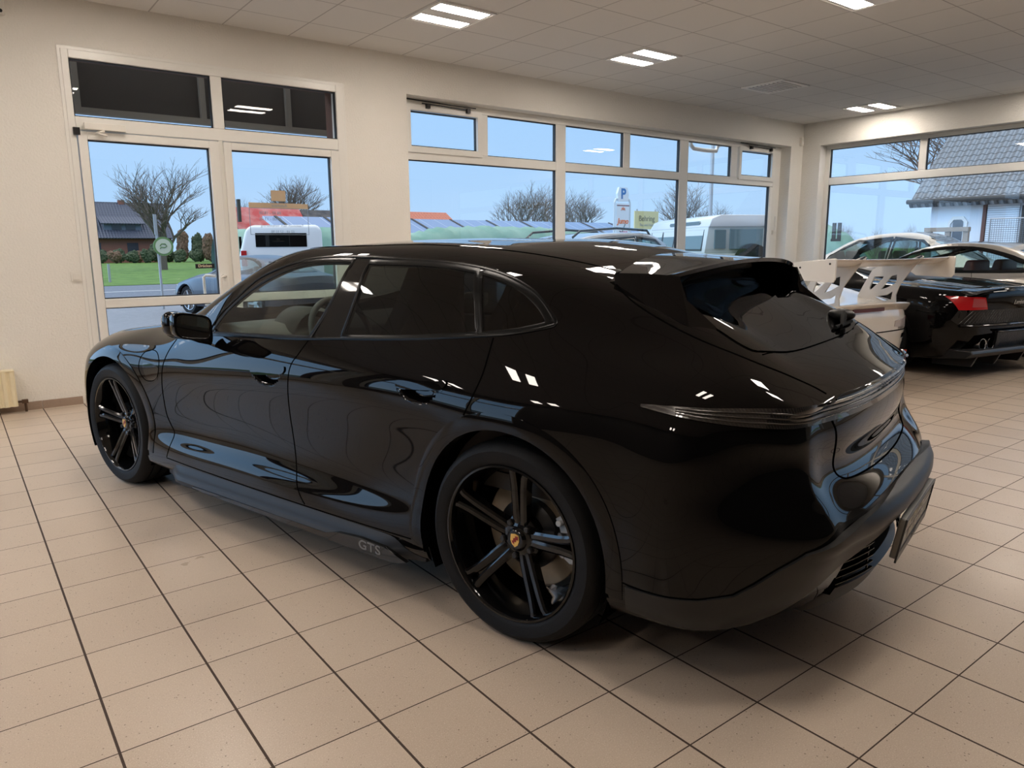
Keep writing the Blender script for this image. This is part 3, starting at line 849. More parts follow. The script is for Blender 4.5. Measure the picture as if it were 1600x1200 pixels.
def paint_cut(c):
    if in_arch(c): return True
    if c.y*c.y > .7 and .74 < c.z < .90 and (inpoly((c.x, c.z), CUPC[0]) or inpoly((c.x, c.z), CUPC[1])): return True
    if abs(c.y) > .58 and c.z > .93 and -.08 < c.x < 1.93:
        p = (c.x, c.z)
        if inpoly(p, FW) or inpoly(p, RW) or inpoly(p, QW): return True
    if c.z > .95 and (1.5 < c.x < 2.5) and inpoly((c.x, c.y), SCR): return True
    if c.x < -.3 and c.z > .95 and inpoly((c.x, c.y), HGL): return True
    if abs(c.y) < .54 and c.x < -.80 and .27 < c.z < .46: return True
    return False
body_cut = tay_me.copy(); cut_body(body_cut, paint_cut)
obj('body', body_cut, M['black_paint'], CAR, smooth=180)
tn = lambda x, y: SK.top(x, y)
obj('windscreen', SK.patch(SCR, tn, .08, .002), M['car_glass'], CAR, smooth=180)
obj('rear_window', SK.patch(HGL, tn, .05, .004), M['dark_glass'], CAR, smooth=180, label='dark tinted tailgate window')
for sg in (1, -1):
    p = S_(sg)
    obj('side_window', SK.patch(FW, p, .05, .001), M['car_glass'], CAR, smooth=180, label='clear front door window')
    obj('side_window', SK.patch(RW, p, .05, .001), M['dark_glass'], CAR, smooth=180, label='dark tinted rear door window')
    obj('quarter_window', SK.patch(QW, p, .04, .001), M['dark_glass'], CAR, smooth=180)
    # window surround: outer ring, door-pillar band and the divider
    n = len(OUT_F)
    def ring(poly, d):
        c = []
        m_ = len(poly)
        for i in range(m_):
            a, b = Vector(poly[i-1]), Vector(poly[(i+1) % m_]); t = (b-a).normalized()
            c.append((poly[i][0]-t.y*d, poly[i][1]+t.x*d))
        return c
    inner = ring(OUT_F, .011)
    def orient(poly):
        return sum(poly[i-1][0]*poly[i][1]-poly[i][0]*poly[i-1][1] for i in range(len(poly))) > 0
    if not inpoly(inner[10], OUT_F): inner = ring(OUT_F, -.011)
    obj('window_trim', SK.band(OUT_F, inner, p, .004, .01), M['trim_black'], CAR, smooth=50)
    for name, poly in (('window_frame', FW), ('window_frame', RW), ('window_frame', QW)):
        o_ = ring(poly, .012); i_ = ring(poly, -.008)
        if inpoly(o_[3], poly): o_, i_ = ring(poly, -.012), ring(poly, .008)
        obj(name, SK.band(o_, i_, p, .0035, .012), M['trim_black'], CAR, smooth=60)
    PIL = [(1.103,.972),(1.043,1.139),(1.012,1.303),(.918,1.300),(.908,1.178),(.914,1.089),(.925,.988)]
    obj('pillar_panel', SK.patch(PIL, p, .05, .0022, .004), M['gloss_black'], CAR, smooth=60)
    # wheel arch lips and dark liners
    for (cx, cz), a0, a1 in ((AR, -14, 188), (AF, -14, 192)):
        oo = []; ii = []
        for k in range(49):
            a = math.radians(a0+(a1-a0)*k/48)
            ro = RA+.052; 
            oo.append((cx+ro*math.cos(a), max(.235, cz+ro*math.sin(a)))); ii.append((cx+(RA-.006)*math.cos(a), cz+(RA-.006)*math.sin(a)))
        obj('wheel_arch_trim', SK.band(oo, ii, p, .0045, .05, closed=False), M['black_paint'], CAR, smooth=60)
        lm = MB(); lm.lathe([(RA-.004, .935), (RA-.004, .52)], 40, mtx=Matrix.Translation((cx, 0, cz)) @ Matrix.Diagonal((1, sg, 1, 1)), a0=math.radians(-28), a1=math.radians(208))
        lm.lathe([(RA-.004, .55), (.02, .53)], 40, mtx=Matrix.Translation((cx, 0, cz)) @ Matrix.Diagonal((1, sg, 1, 1)), a0=math.radians(-28), a1=math.radians(208))
        obj('wheel_arch_liner', lm, M['void'], CAR, smooth=60)
    # sill skirt
    sv = []; sf = []
    prof = [(.90,.145),(.975,.150),(.992,.165),(.994,.185),(.984,.196),(.980,.200),(.978,.214),(.968,.236),(.952,.252),(.93,.252)]
    ns = 44
    for i in range(ns+1):
        x = 2.345-(2.345-.405)*i/ns
        t = min(1, min(i, ns-i)/5); t = t*t*(3-2*t)
        l, nn = SK.side(x, .28, sg)
        by = abs(l.y)
        up = .012*(1-t)
        for (y, z) in prof:
            yy = by-.957+y if y > .93 else y
            yy = (by-.03)*(1-t)+yy*t if y > .93 else yy
            sv.append((x, sg*yy, z+up*1.5+.010*(i/ns)))
    k = len(prof)
    for i in range(ns):
        for j in range(k-1): sf.append((i*k+j, i*k+j+1, (i+1)*k+j+1, (i+1)*k+j))
    sf.append(tuple(range(k))); sf.append(tuple(ns*k+j for j in range(k)))
    sk = obj('side_skirt', MB().add(sv, sf), M['skirt'], CAR, smooth=40)
    # glossy inlay with lettering
    il = MB()
    for (x0, x1, z0, z1, e) in ((1.98, .86, .163, .178, .0), ):
        pts = [(x0, z0+.006), (x0-.1, z0), (x1, z0), (x1-.06, z0-.006+.002), (.50, z0+.002), (.44, z0+.020), (.56, z0+.052), (.70, z0+.056), (x1-.02, z1+.030), (x1+.06, z1+.010), (x0-.1, z1), (x0, z1-.004)]
        pts = [(x, z+.006) for x, z in pts]
        il.prism(pts, sg*.985, sg*1.0025, 'y')
    obj('skirt_inlay', il, M['gloss_black'], sk)
    tm = text_mesh('GTS', .052, .0008, bold=.0006, space=1.05)
    for v in tm.vertices:
        x, y, z = v.co; v.co = (.645-sg*0-(x*1.35)*1.0 if sg > 0 else .645+x*1.35, sg*(1.0032+z), .198+y)
    obj('lettering', tm, M['text_grey'], sk)
    # shut lines
    gl = MB()
    for path in ([(2.245,.905),(2.272,.85),(2.290,.795),(2.312,.728),(2.335,.62),(2.330,.5),(2.295,.44),(2.262,.40),(2.272,.33),(2.298,.27)],
                 [(1.127,.972),(1.165,.91),(1.197,.862),(1.212,.778),(1.230,.69),(1.236,.60),(1.224,.48),(1.202,.39),(1.150,.315),(1.105,.265)],
                 [(.125,1.045),(.118,.99),(.114,.94),(.120,.895),(.138,.84),(.163,.79)],
                 [(2.298,.265),(2.0,.26),(1.6,.258),(1.2,.258),(.8,.262),(.45,.27)],
                 [(-.42,.362),(-.50,.356),(-.62,.358),(-.72,.362)]):
        sp = smooth_poly([(a, b) for a, b in path], closed=False, n=6)
        m_ = SK.line(sp, p, .0032, -.0008)
        gl.add(m_.v, m_.f)
    obj('shut_line', gl, M['void'], CAR, smooth=60)
    # door handles: recessed cup with a flap
    for hx, hz in CUPS:
        cup = cup_outline(hx, hz)
        def dish(x, z, p=p, hx=hx, hz=hz):
            l, n = p(x, z)
            q = 1-((x-hx+.01)/.118)**2-((z-hz)/.042)**2
            return l-n*.030*max(0, min(1, q*1.3)), n
        hnd = obj('door_handle', SK.patch(cup, dish, .009, .0012), M['black_paint'], CAR, smooth=180)
        bar = smooth_poly([(hx+.11,hz+.026),(hx+.0,hz+.034),(hx-.11,hz+.045),(hx-.135,hz+.052),(hx-.138,hz+.030),(hx-.10,hz+.014),(hx,hz+.004),(hx+.10,hz-.002)], n=4)
        obj('handle_flap', SK.patch(bar, p, .03, .006, .012), M['black_paint'], hnd, smooth=50)
    # charge flap and vent on the front fender
    fl = smooth_poly([(2.545,.72),(2.525,.80),(2.46,.825),(2.385,.815),(2.345,.77),(2.36,.70),(2.41,.668),(2.49,.665)], n=5)
    m_ = SK.line(fl, p, .0028, -.0006, closed=True)
    obj('charge_flap', m_, M['void'], CAR, smooth=60)
    vt = smooth_poly([(2.50,.755),(2.36,.748),(2.355,.715),(2.375,.675),(2.45,.668),(2.49,.70)], n=3)
    obj('fender_vent', SK.patch(vt, p, .02, .0015), M['gloss_black'], CAR, smooth=60)
    # mirror
    mr = MB()
    MYC = 1.03
    prof = [(0,.5),(.03,.9),(.07,1.0),(.105,.88),(.13,.5),(.138,.05)]
    rings = []
    for xo, s_ in prof:
        rg = []
        for q in range(24):
            a = 2*PI*q/24; ca, sa = math.cos(a), math.sin(a)
            ex = .62
            yy = .098*s_*math.copysign(abs(ca)**ex, ca); zz = .066*s_*math.copysign(abs(sa)**ex, sa)
            rg.append((1.80+xo, sg*(1.03+yy), 1.0+zz+.018*yy/.1))
        rings.append(rg)
    vs = [v for r_ in rings for v in r_]; fs = []
    for i in range(len(rings)-1):
        for q in range(24): fs.append((i*24+q, i*24+(q+1) % 24, (i+1)*24+(q+1) % 24, (i+1)*24+q))
    fs.append(tuple(range(24))); fs.append(tuple(len(vs)-24+q for q in range(24)))
    mr.add(vs, fs)
    # housing opening around the glass
    mir = obj('door_mirror', mr, M['black_paint'], CAR, smooth=50)
    gm = MB(); rg = []
    for q in range(24):
        a = 2*PI*q/24; ca, sa = math.cos(a), math.sin(a)
        yy = .079*math.copysign(abs(ca)**.5, ca); zz = .051*math.copysign(abs(sa)**.5, sa)
        rg.append((yy+1.03, 1.0+zz+.018*yy/.1))
    gm.prism(rg, 1.782, 1.80, 'x', Matrix.Diagonal((1, sg, 1, 1)))
    rm = MB(); o2 = [((a-1.03)*1.18+1.03, (b-1.0)*1.22+1.0) for a, b in rg]
    rm.frame(o2, rg, 1.776, 1.815, 'x', Matrix.Diagonal((1, sg, 1, 1)))
    obj('mirror_rim', rm, M['gloss_black'], mir, smooth=40, bevel=.003)
    obj('mirror_glass', gm, M['mirror'], mir, smooth=40)
    st = MB().tube([(1.86, sg*.90, .925), (1.865, sg*.955, .935), (1.86, sg*1.0, .955)], [.03, .024, .024], 10, flat=.5)
    obj('mirror_foot', st, M['gloss_black'], mir, smooth=60)
# roof rails / roof seam
gl = MB()
for sg in (1, -1):
    path = smooth_poly([(1.50,.56),(1.2,.585),(.8,.585),(.4,.565),(.1,.535),(-.15,.50)], closed=False, n=5)
    m_ = SK.line([(a, sg*b) for a, b in path], tn, .0028, -.0005); gl.add(m_.v, m_.f)
for xx in (1.52, -.16):
    path = [(xx+.045*(1-(k/10)**2)*(1 if xx > 0 else -.3), .52*k/10) for k in range(-10, 11)]
    m_ = SK.line(path, tn, .003, -.0005); gl.add(m_.v, m_.f)
obj('roof_seam', gl, M['void'], CAR, smooth=60)
# tailgate shut line
def AN(x, y): return math.degrees(math.atan2(y, x+.1))
pa = lambda a, z: SK.around(math.radians(a), z, -.1)
gl = MB()
for sg in (1, -1):
    path = smooth_poly([(-.155,.512),(-.195,.588),(-.291,.650),(-.432,.678),(-.586,.685),(-.70,.655),(-.79,.59),(-.85,.545),(-.885,.53)], closed=False, n=5)
    m_ = SK.line([(a, sg*b) for a, b in path], tn, .003, -.0006); gl.add(m_.v, m_.f)
    gy = smooth_poly([(.525,.90),(.525,.845),(.505,.80),(.490,.73),(.485,.675),(.46,.648),(.40,.635),(.2,.625),(0,.622)], closed=False, n=5)
    m_ = SK.line([(sg*a, b) for a, b in gy], lambda y, z: SK.rear(y, z), .0035, -.0006); gl.add(m_.v, m_.f)
m_ = SK.line([(-.735+(y/.6)**2*.03, y) for y in [-.58+.058*k for k in range(21)]], tn, .003, -.0006); gl.add(m_.v, m_.f)
obj('tailgate_shut_line', gl, M['void'], CAR, smooth=60)
# light bar
def mirror_a(L): return L + [(360-a, z) for a, z in L[::-1] if abs(a-180) > .01]
up = [(112.5,.900),(118,.904),(126,.905),(134,.902),(142,.897),(150,.897),(160,.898),(170,.899),(180,.900)]
lo = [(112.5,.893),(118,.880),(126,.862),(134,.846),(142,.838),(150,.834),(160,.832),(170,.832),(180,.832)]
poly = mirror_a(up) + mirror_a(lo)[::-1]
DA = 57.3
lbm = SK.patch([(a, z*100) for a, z in poly], lambda a, z: pa(a, z/100), 1.5, .006, .012)
lb = obj('light_bar', lbm, M['smoked'], CAR, smooth=50)
for q, (zf, mm) in enumerate(((.25,'lens_rib'),(.5,'lens_rib'),(.75,'lens_rib'))):
    path = []
    for (a, zu), (_, zl) in zip(mirror_a(up), mirror_a(lo)):
        if 116 <= a <= 244: path.append((a, zl+(zu-zl)*zf))
    path = smooth_poly(path, closed=False, n=4)
    obj('lens_rib', SK.line(path, pa, .0022, .0085), M[mm], lb, smooth=60)
tm = text_mesh('PORSCHE', .036, .0006, bold=.0006, space=1.25)
for v in tm.vertices:
    x, y, z = v.co
    l, n = pa(180+math.degrees(x*1.25/.85), .872+y); v.co = l+n*(.0082+z)
obj('lettering', tm, M['text_grey'], lb)
# matte bumper band sweeping up from the rear arches
up = [(111,.352),(116,.355),(122,.36),(127,.375),(130,.41),(133,.455),(137,.505),(143,.532),(150,.546),(160,.560),(170,.570),(180,.572)]
lo = [(111,.270),(116,.262),(122,.255),(127,.252),(131,.255),(135,.285),(140,.355),(146,.418),(153,.452),(162,.475),(171,.488),(180,.492)]
poly = mirror_a(up) + mirror_a(lo)[::-1]
def bulge(a, z):
    l, n = pa(a, z); A = a if a <= 180 else 360-a
    b = max(0, 1-((z-.530)/.045)**2)*min(1, max(0, (A-136)/10))
    return l+n*.026*b, n
obj('bumper_trim', SK.patch([(a, z*100) for a, z in poly], lambda a, z: bulge(a, z/100), 1.5, .008, .03), M['band_matte'], CAR, smooth=40)
# grille recess, fins, reflectors, diffuser
gr = MB(); gr.box((-.93, -.50, .275), (-.80, .50, .47))
obj('bumper_recess', gr, M['void'], CAR)
def gx(y): return -1.015+.16*(abs(y)/.6)**2.2
for sg in (1, -1):
    f2 = MB()
    for q in range(8):
        z = .285+.022*q; ymax = .44+.012*q
        f2.tube([(gx(y_)+.01, sg*y_, z) for y_ in [.22+(ymax-.22)*k/8 for k in range(9)]], .0028, 6, flat=2.2)
    f2.tube([(gx(.25)+.012, sg*.25, .28), (gx(.25)+.012, sg*.25, .45)], .004, 6)
    obj('bumper_grille', f2, M['gloss_black'], CAR, smooth=60, fix=False)
for sg in (1, -1):
    rf = MB(); rf2 = []
    for k in range(7):
        y_ = .27+.20*k/6; zc = .462-.030*(k/6)
        rf2.append((gx(y_)-.004, sg*y_, zc))
    n0 = len(rf.v)
    for (x, y_, z) in rf2: rf.v += [(x, y_, z+.012*(1 if True else 0)), (x, y_, z-.012), (x+.02, y_, z-.012), (x+.02, y_, z+.012)]
    for k in range(6):
        for j in range(4): rf.f.append((n0+k*4+j, n0+k*4+(j+1) % 4, n0+k*4+4+(j+1) % 4, n0+k*4+4+j))
    obj('rear_reflector', rf, M['reflector'], CAR)
df = MB(); sec = []
for k in range(25):
    y_ = -.60+1.2*k/24; x = -.99+.17*(abs(y_)/.6)**2.4
    kk = 1 if abs(y_) < .5 else 1-(abs(y_)-.5)/.1*.5
    z0 = .195 + (.055*(abs(y_)-.5)/.1 if abs(y_) > .5 else 0)
    sec.append([(x+.015, y_, .285), (x-.005, y_, .262), (x+.03, y_, z0), (x+.30, y_, z0-.01), (x+.30, y_, .285)])
for sc in sec: df.v += sc
for k in range(24):
    for j in range(5): df.f.append((k*5+j, k*5+(j+1) % 5, k*5+5+(j+1) % 5, k*5+5+j))
df.f.append((0, 1, 2, 3, 4)); df.f.append(tuple(120+j for j in range(5)))
obj('diffuser', df, M['band_matte'], CAR, smooth=40)
# number plate holder with dealer lettering
pm = Matrix.Translation((-1.068, 0, .415)) @ Matrix.Rotation(math.radians(-9), 4, 'Y')
pl = obj('plate_holder', MB().box((-.008, -.265, -.070), (.012, .265, .072), pm), M['plate_grey'], CAR, bevel=.004)
fr = MB().frame([(-.265,-.082),(.265,-.082),(.265,.072),(-.265,.072)], [(-.256,-.048),(.256,-.048),(.256,.063),(-.256,.063)], -.012, -.006, 'x', pm)
obj('plate_frame', fr, M['plate_dark'], pl)
obj('plate_line', MB().box((-.0095, -.25, .018), (-.0085, .25, .0205), pm), M['text_light'], pl)
for s_, y_, z_, sz, mm in (('AK', .185, .040, .05, 'text_light'), ('YOU AUTO', .02, .040, .03, 'text_light'), ('BRB.TOKEN', .0, -.018, .05, 'text_light'), ('TOKEN', .0, -.059, .022, 'plate_dark')):
    tm = text_mesh(s_, sz, .0006, bold=.0008, space=1.1)
    for v in tm.vertices:
        x, y, z = v.co; v.co = pm @ Vector((-.0095-z-(.003 if sz == .022 else 0), y_-x, z_+y))
    obj('lettering', tm, M[mm], pl)
# roof spoiler above the tailgate window
sp = MB(); NS = 22; rows = []
for k in range(NS+1):
    y_ = -.60+1.2*k/NS; e = abs(y_)/.60
    xt = -.475+.055*e**3; xf = -.13-.05*e*e
    zt = 1.302-.042*e**2.2
    lf, nf = SK.top(xf, y_)
    ll = []
    for t in (0, .25, .5, .75, .93, 1.0):
        x = xf+(xt-xf)*t
        zr = lf.z+.002+(zt-lf.z)*(t**1.25)
        ll.append((x, y_, zr))
    ll.append((xt+.004, y_, zt-.012)); ll.append((xt+.03, y_, zt-.026))
    lb_, nb_ = SK.top(-.40, y_*.97)
    ll.append((-.36, y_*.99, zt-.075)); ll.append((-.33, y_*.985, SK.top(-.33, y_*.985)[0].z-.01))
    rows.append(ll)
m_ = len(rows[0])
for r_ in rows: sp.v += r_
for k in range(NS):
    for j in range(m_-1): sp.f.append((k*m_+j, k*m_+j+1, (k+1)*m_+j+1, (k+1)*m_+j))
sp.f.append(tuple(range(m_))); sp.f.append(tuple(NS*m_+j for j in range(m_)))
obj('roof_spoiler', sp, M['black_paint'], CAR, smooth=35)
# side fins between spoiler and tailgate glass
for sg in (1, -1):
    fn = MB()
    A = [SK.top(-.20, .60)[0], SK.top(-.34, .642)[0], SK.top(-.50, .655)[0], SK.top(-.58, .60)[0], SK.top(-.46, .575)[0]]
    top_ = [Vector((-.20, .60, 1.262)), Vector((-.33, .605, 1.262)), Vector((-.435, .60, 1.255)), Vector((-.46, .592, 1.18)), Vector((-.44, .58, 1.20))]
    pts = [Vector((a.x, sg*a.y, a.z)) for a in A]; tp = [Vector((a.x, sg*a.y, a.z)) for a in top_]
    n0 = len(fn.v); fn.v += [tuple(v) for v in pts+tp]
    for j in range(4): fn.f.append((n0+j, n0+j+1, n0+5+j+1, n0+5+j))
    fn.f.append((n0+4, n0, n0+5, n0+9)); fn.f.append(tuple(n0+5+j for j in range(5)))
    obj('spoiler_side', fn, M['black_paint'], CAR, smooth=30)
# wiper
def ellipsoid(c, r, n=14):
    m_ = MB(); vs = [(c[0], c[1], c[2]+r[2])]
    for a in range(1, n):
        for b in range(2*n):
            t, p_ = PI*a/n, PI*b/n; vs.append((c[0]+r[0]*math.sin(t)*math.cos(p_), c[1]+r[1]*math.sin(t)*math.sin(p_), c[2]+r[2]*math.cos(t)))
    vs.append((c[0], c[1], c[2]-r[2])); fs = []
    for b in range(2*n): fs += [(0, 1+b, 1+(b+1) % (2*n)), (len(vs)-1, len(vs)-1-2*n+(b+1) % (2*n), len(vs)-1-2*n+b)]
    for a in range(n-2):
        for b in range(2*n): q = 1+a*2*n; fs.append((q+b, q+2*n+b, q+2*n+(b+1) % (2*n), q+(b+1) % (2*n)))
    return m_.add(vs, fs)
wl, wn = SK.top(-.675, -.43)
wipe = obj('rear_wiper', ellipsoid((-.675, -.43, wl.z+.026), (.055, .036, .026)), M['satin_black'], CAR, smooth=180)
pts = []
for t in range(9):
    y_ = -.42+.15*t/8; x = -.675-.035*t/8; l, n = SK.top(x, y_); pts.append(l+n*(.030-.012*t/8))
obj('wiper_arm', MB().tube(pts, [.022, .021, .020, .018, .016, .014, .012, .011, .010], 10, flat=.6), M['matte_black'], wipe, smooth=80)
pts = []
for t in range(13):
    y_ = -.47+.24*t/12; l, n = SK.top(-.700, y_); pts.append(l+n*.012)
obj('wiper_blade', MB().tube(pts, .008, 6), M['matte_black'], wipe, smooth=80)
# wheels
def make_wheel(hw, rim_r, phase, name='wheel', tyre_r=.357, parent=None, paint='wheel_black', cal=True, spokes=5):
    W = thing_part(name, parent)
    t = MB()
    p = [(rim_r-.004, hw-.018),(rim_r+.006, hw-.002),(rim_r+.02, hw+.004),(.5*(rim_r+tyre_r)+.01, hw+.008),(tyre_r-.022, hw+.002),(tyre_r-.010, hw-.012),(tyre_r-.003, hw-.028)]
    q = [(r, d) for r, d in p]
    tr = []
    for c0 in (.75, .25, -.25, -.75):
        cc = c0*(hw-.03)
        tr += [(tyre_r, cc+.012), (tyre_r, cc+.005), (tyre_r-.008, cc+.004), (tyre_r-.008, cc-.004), (tyre_r, cc-.005), (tyre_r, cc-.012)]
    prof = q+tr+[(r, -d) for r, d in q[::-1]]
    t.lathe(prof, 72)
    obj('tyre', t, M['rubber'], W, smooth=35)
    b = MB(); b.lathe([(rim_r-.006, hw-.018),(rim_r+.004, hw-.006),(rim_r+.003, hw+.001),(rim_r-.004, hw+.002),(rim_r-.010, hw-.006),(rim_r-.014, hw-.03),(rim_r-.022, hw-.05),(rim_r-.028, 0),(rim_r-.022, -hw+.03),(rim_r-.004, -hw+.01)], 72)
    obj('rim', b, M[paint], W, smooth=40)
    for s in range(spokes):
        sp = MB(); ph = phase+360/spokes*s
        R_ = Matrix.Rotation(-math.radians(ph), 4, 'Y')
        for sd in (1, -1):
            st = [(.045, .012, .016, hw-.062), (.085, .0155, .0155, hw-.050), (.14, .017, .015, hw-.037), (.20, .019, .0145, hw-.024), (.245, .024, .014, hw-.014), (rim_r-.006, .032, .015, hw-.012)]
            vs = []
            for (r, off, wd, d) in st:
                c = sd*off
                vs += [(r, d-.040, c-wd*.9), (r, d-.006, c-wd), (r, d, c-wd*.45), (r, d, c+wd*.45), (r, d-.006, c+wd), (r, d-.040, c+wd*.9)]
            fs = []
            for i in range(len(st)-1):
                for j in range(6): fs.append((i*6+j, i*6+(j+1) % 6, i*6+6+(j+1) % 6, i*6+6+j))
            fs.append(tuple(range(6))); fs.append(tuple((len(st)-1)*6+j for j in range(6)))
            sp.add(vs, fs, R_)
        # web low between the two bars
        sp.add([(.05, hw-.085, -.01), (rim_r-.01, hw-.045, -.025), (rim_r-.01, hw-.045, .025), (.05, hw-.085, .01), (.05, hw-.10, -.01), (rim_r-.01, hw-.07, -.025), (rim_r-.01, hw-.07, .025), (.05, hw-.10, .01)],
               [(0,1,2,3),(4,7,6,5),(0,4,5,1),(1,5,6,2),(2,6,7,3),(3,7,4,0)], R_)
        obj('spoke', sp, M[paint], W, smooth=28)
    h = MB(); h.lathe([(0, hw-.045), (.032, hw-.045), (.036, hw-.048), (.042, hw-.056), (.062, hw-.06), (.082, hw-.075), (.085, hw-.11), (0, hw-.11)], 40)
    obj('hub', h, M[paint], W, smooth=35)
    for k in range(5):
        nu = MB(); a = math.radians(phase+36+72*k); nu.lathe([(0, hw-.048), (.008, hw-.048), (.011, hw-.052), (.011, hw-.075)], 12, mtx=Matrix.Translation((.062*math.cos(a), 0, .062*math.sin(a))))
        obj('wheel_bolt', nu, M['satin_black'], W, smooth=35)
    cr = MB(); sh = [(-.017,.020),(0,.024),(.017,.020),(.019,0),(.012,-.016),(0,-.025),(-.012,-.016),(-.019,0)]
    cr.prism(sh, hw-.046, hw-.0425)
    cap = obj('wheel_crest', cr, M['gold'], W)
    c2 = MB()
    c2.prism([(-.015,.003),(-.002,.003),(-.002,.016),(-.015,.016)], hw-.0426, hw-.0420)
    c2.prism([(.002,-.014),(.010,-.010),(.014,-.002),(.002,-.002)], hw-.0426, hw-.0420)
    c2.prism([(-.006,-.005),(.006,-.005),(.006,.007),(0,.009),(-.006,.007)], hw-.0424, hw-.0416)
    obj('crest_emblem', c2, M['crest_red'], cap)
    if cal:
        d = MB(); d.lathe([(.09, hw-.150), (.196, hw-.150), (.199, hw-.152), (.199, hw-.180), (.196, hw-.182), (.09, hw-.182)], 56)
        obj('brake_disc', d, M['disc'], W, smooth=30)
        d2 = MB(); d2.lathe([(0, hw-.105), (.105, hw-.108), (.125, hw-.120), (.125, hw-.18), (0, hw-.18)], 40)
        obj('disc_bell', d2, M['satin_black'], W, smooth=30)
    return W
def thing_part(name, parent):
    e = bpy.data.objects.new(name, None); COL.objects.link(e); e.parent = parent; e.empty_display_size = .1
    return e
def caliper(parent, hw, ang, x, y_sg, name='brake_caliper'):
    c = MB(); n = 12; vs = []
    for k in range(n+1):
        a = math.radians(ang-27+54*k/n)
        e = 1-abs(k/n*2-1)**3*.4
        for r, d in ((.14, hw-.125), (.14+.085*e, hw-.112), (.226*(.96+.04*e), hw-.125), (.226, hw-.21), (.14, hw-.21)):
            vs.append((r*math.cos(a), d, r*math.sin(a)))
    fs = []
    for k in range(n):
        for j in range(5): fs.append((k*5+j, k*5+(j+1) % 5, k*5+5+(j+1) % 5, k*5+5+j))
    fs.append((0,1,2,3,4)); fs.append(tuple(n*5+j for j in range(5)))
    c.add(vs, fs)
    for da in (-20, 20):
        a = math.radians(ang+da); c.lathe([(0, hw-.100), (.010, hw-.100), (.012, hw-.104), (.012, hw-.125)], 10, mtx=Matrix.Translation((.16*math.cos(a), 0, .16*math.sin(a))))
    return obj(name, c, M['caliper'], parent, smooth=40)
for x, hw, ph, yc, ca in ((0, .150, 26, .797, 172), (2.896, .132, 10, .812, 172)):
    for sg in (1, -1):
        W = make_wheel(hw, .272, ph, parent=CAR)
        caliper(W, hw, ca, x, sg)
        W.location = (x, sg*yc, .357)
        if sg < 0: W.rotation_euler = (0, 0, PI)
# under floor, cabin
uf = MB().box((-.66, -.60, .15), (3.5, .60, .20)); uf.box((-.8, -.56, .2), (3.4, .56, .5)); uf.box((.45, -.86, .2), (2.4, .86, .32))
obj('underbody', uf, M['void'], CAR)
ca = MB().box((-.6, -.83, .5), (2.3, .83, .56))
obj('cabin_floor', ca, M['interior'], CAR)
for sg in (1, -1):
    obj('door_card', MB().box((.0, sg*.80-.02, .5), (2.15, sg*.80+.02, .93)), M['interior'], CAR, bevel=.01)
ds = MB(); dp = [(2.28,.55),(2.30,.93),(2.15,.965),(1.95,.985),(1.80,.97),(1.72,.92),(1.74,.84),(1.85,.55)]
ds.prism(dp, -.78, .78)
dash = obj('dashboard', ds, M['interior_light'], CAR, bevel=.02, smooth=50)
bn = MB().lathe([(.15, 0), (.17, .02), (.17, .18), (.15, .20), (0, .2)], 30, axis='x', mtx=Matrix.Translation((1.72, .38, .88)))
obj('instrument_hood', bn, M['interior'], dash, smooth=50)
sw = MB(); Rw = Matrix.Translation((1.52, .38, .93)) @ Matrix.Rotation(math.radians(-68), 4, 'Y')
sw.tube([(.18*math.cos(a), .18*math.sin(a), 0) for a in [2*PI*k/36 for k in range(36)]], .016, 10, closed=True, mtx=Rw)
stw = obj('steering_wheel', sw, M['interior_light'], CAR, smooth=60)
sw2 = MB().lathe([(0, .02), (.05, .018), (.065, 0), (.05, -.03), (0, -.03)], 20, axis='z', mtx=Rw)
for a in (0, 120, 240):
    a = math.radians(a+90); sw2.tube([(.04*math.cos(a), .04*math.sin(a), 0), (.17*math.cos(a), .17*math.sin(a), 0)], .014, 6, mtx=Rw)
obj('wheel_spokes', sw2, M['interior'], stw, smooth=60)
for sx, sy, sc in ((1.02, .38, 1), (1.02, -.38, 1), (.05, .38, .95), (.05, -.38, .95)):
    s = MB()
    bk = [(-.02,.0),(-.10,.30),(-.20,.60),(-.235,.70),(-.215,.76),(-.16,.77),(-.12,.70),(-.06,.55),(.05,.25),(.12,.05)]
    ww = .25*sc
    vs = []; n_ = len(bk)
    for yy, k in ((-ww, .92), (-ww*.8, 1.), (ww*.8, 1.), (ww, .92)):
        for (a, b) in bk:
            tap = 1 if b < .55 else .55
            vs.append((sx+a, sy+yy*tap, .56+b*sc*.98 if True else 0))
    fs = []
    for q in range(3):
        for j in range(n_): fs.append((q*n_+j, q*n_+(j+1) % n_, (q+1)*n_+(j+1) % n_, (q+1)*n_+j))
    fs.append(tuple(range(n_))); fs.append(tuple(3*n_+j for j in range(n_)))
    s.add(vs, fs)
    s.box((sx-.02, sy-ww, .56), (sx+.48, sy+ww, .72))
    obj('car_seat', s, M['interior'], CAR, smooth=50, bevel=.015)
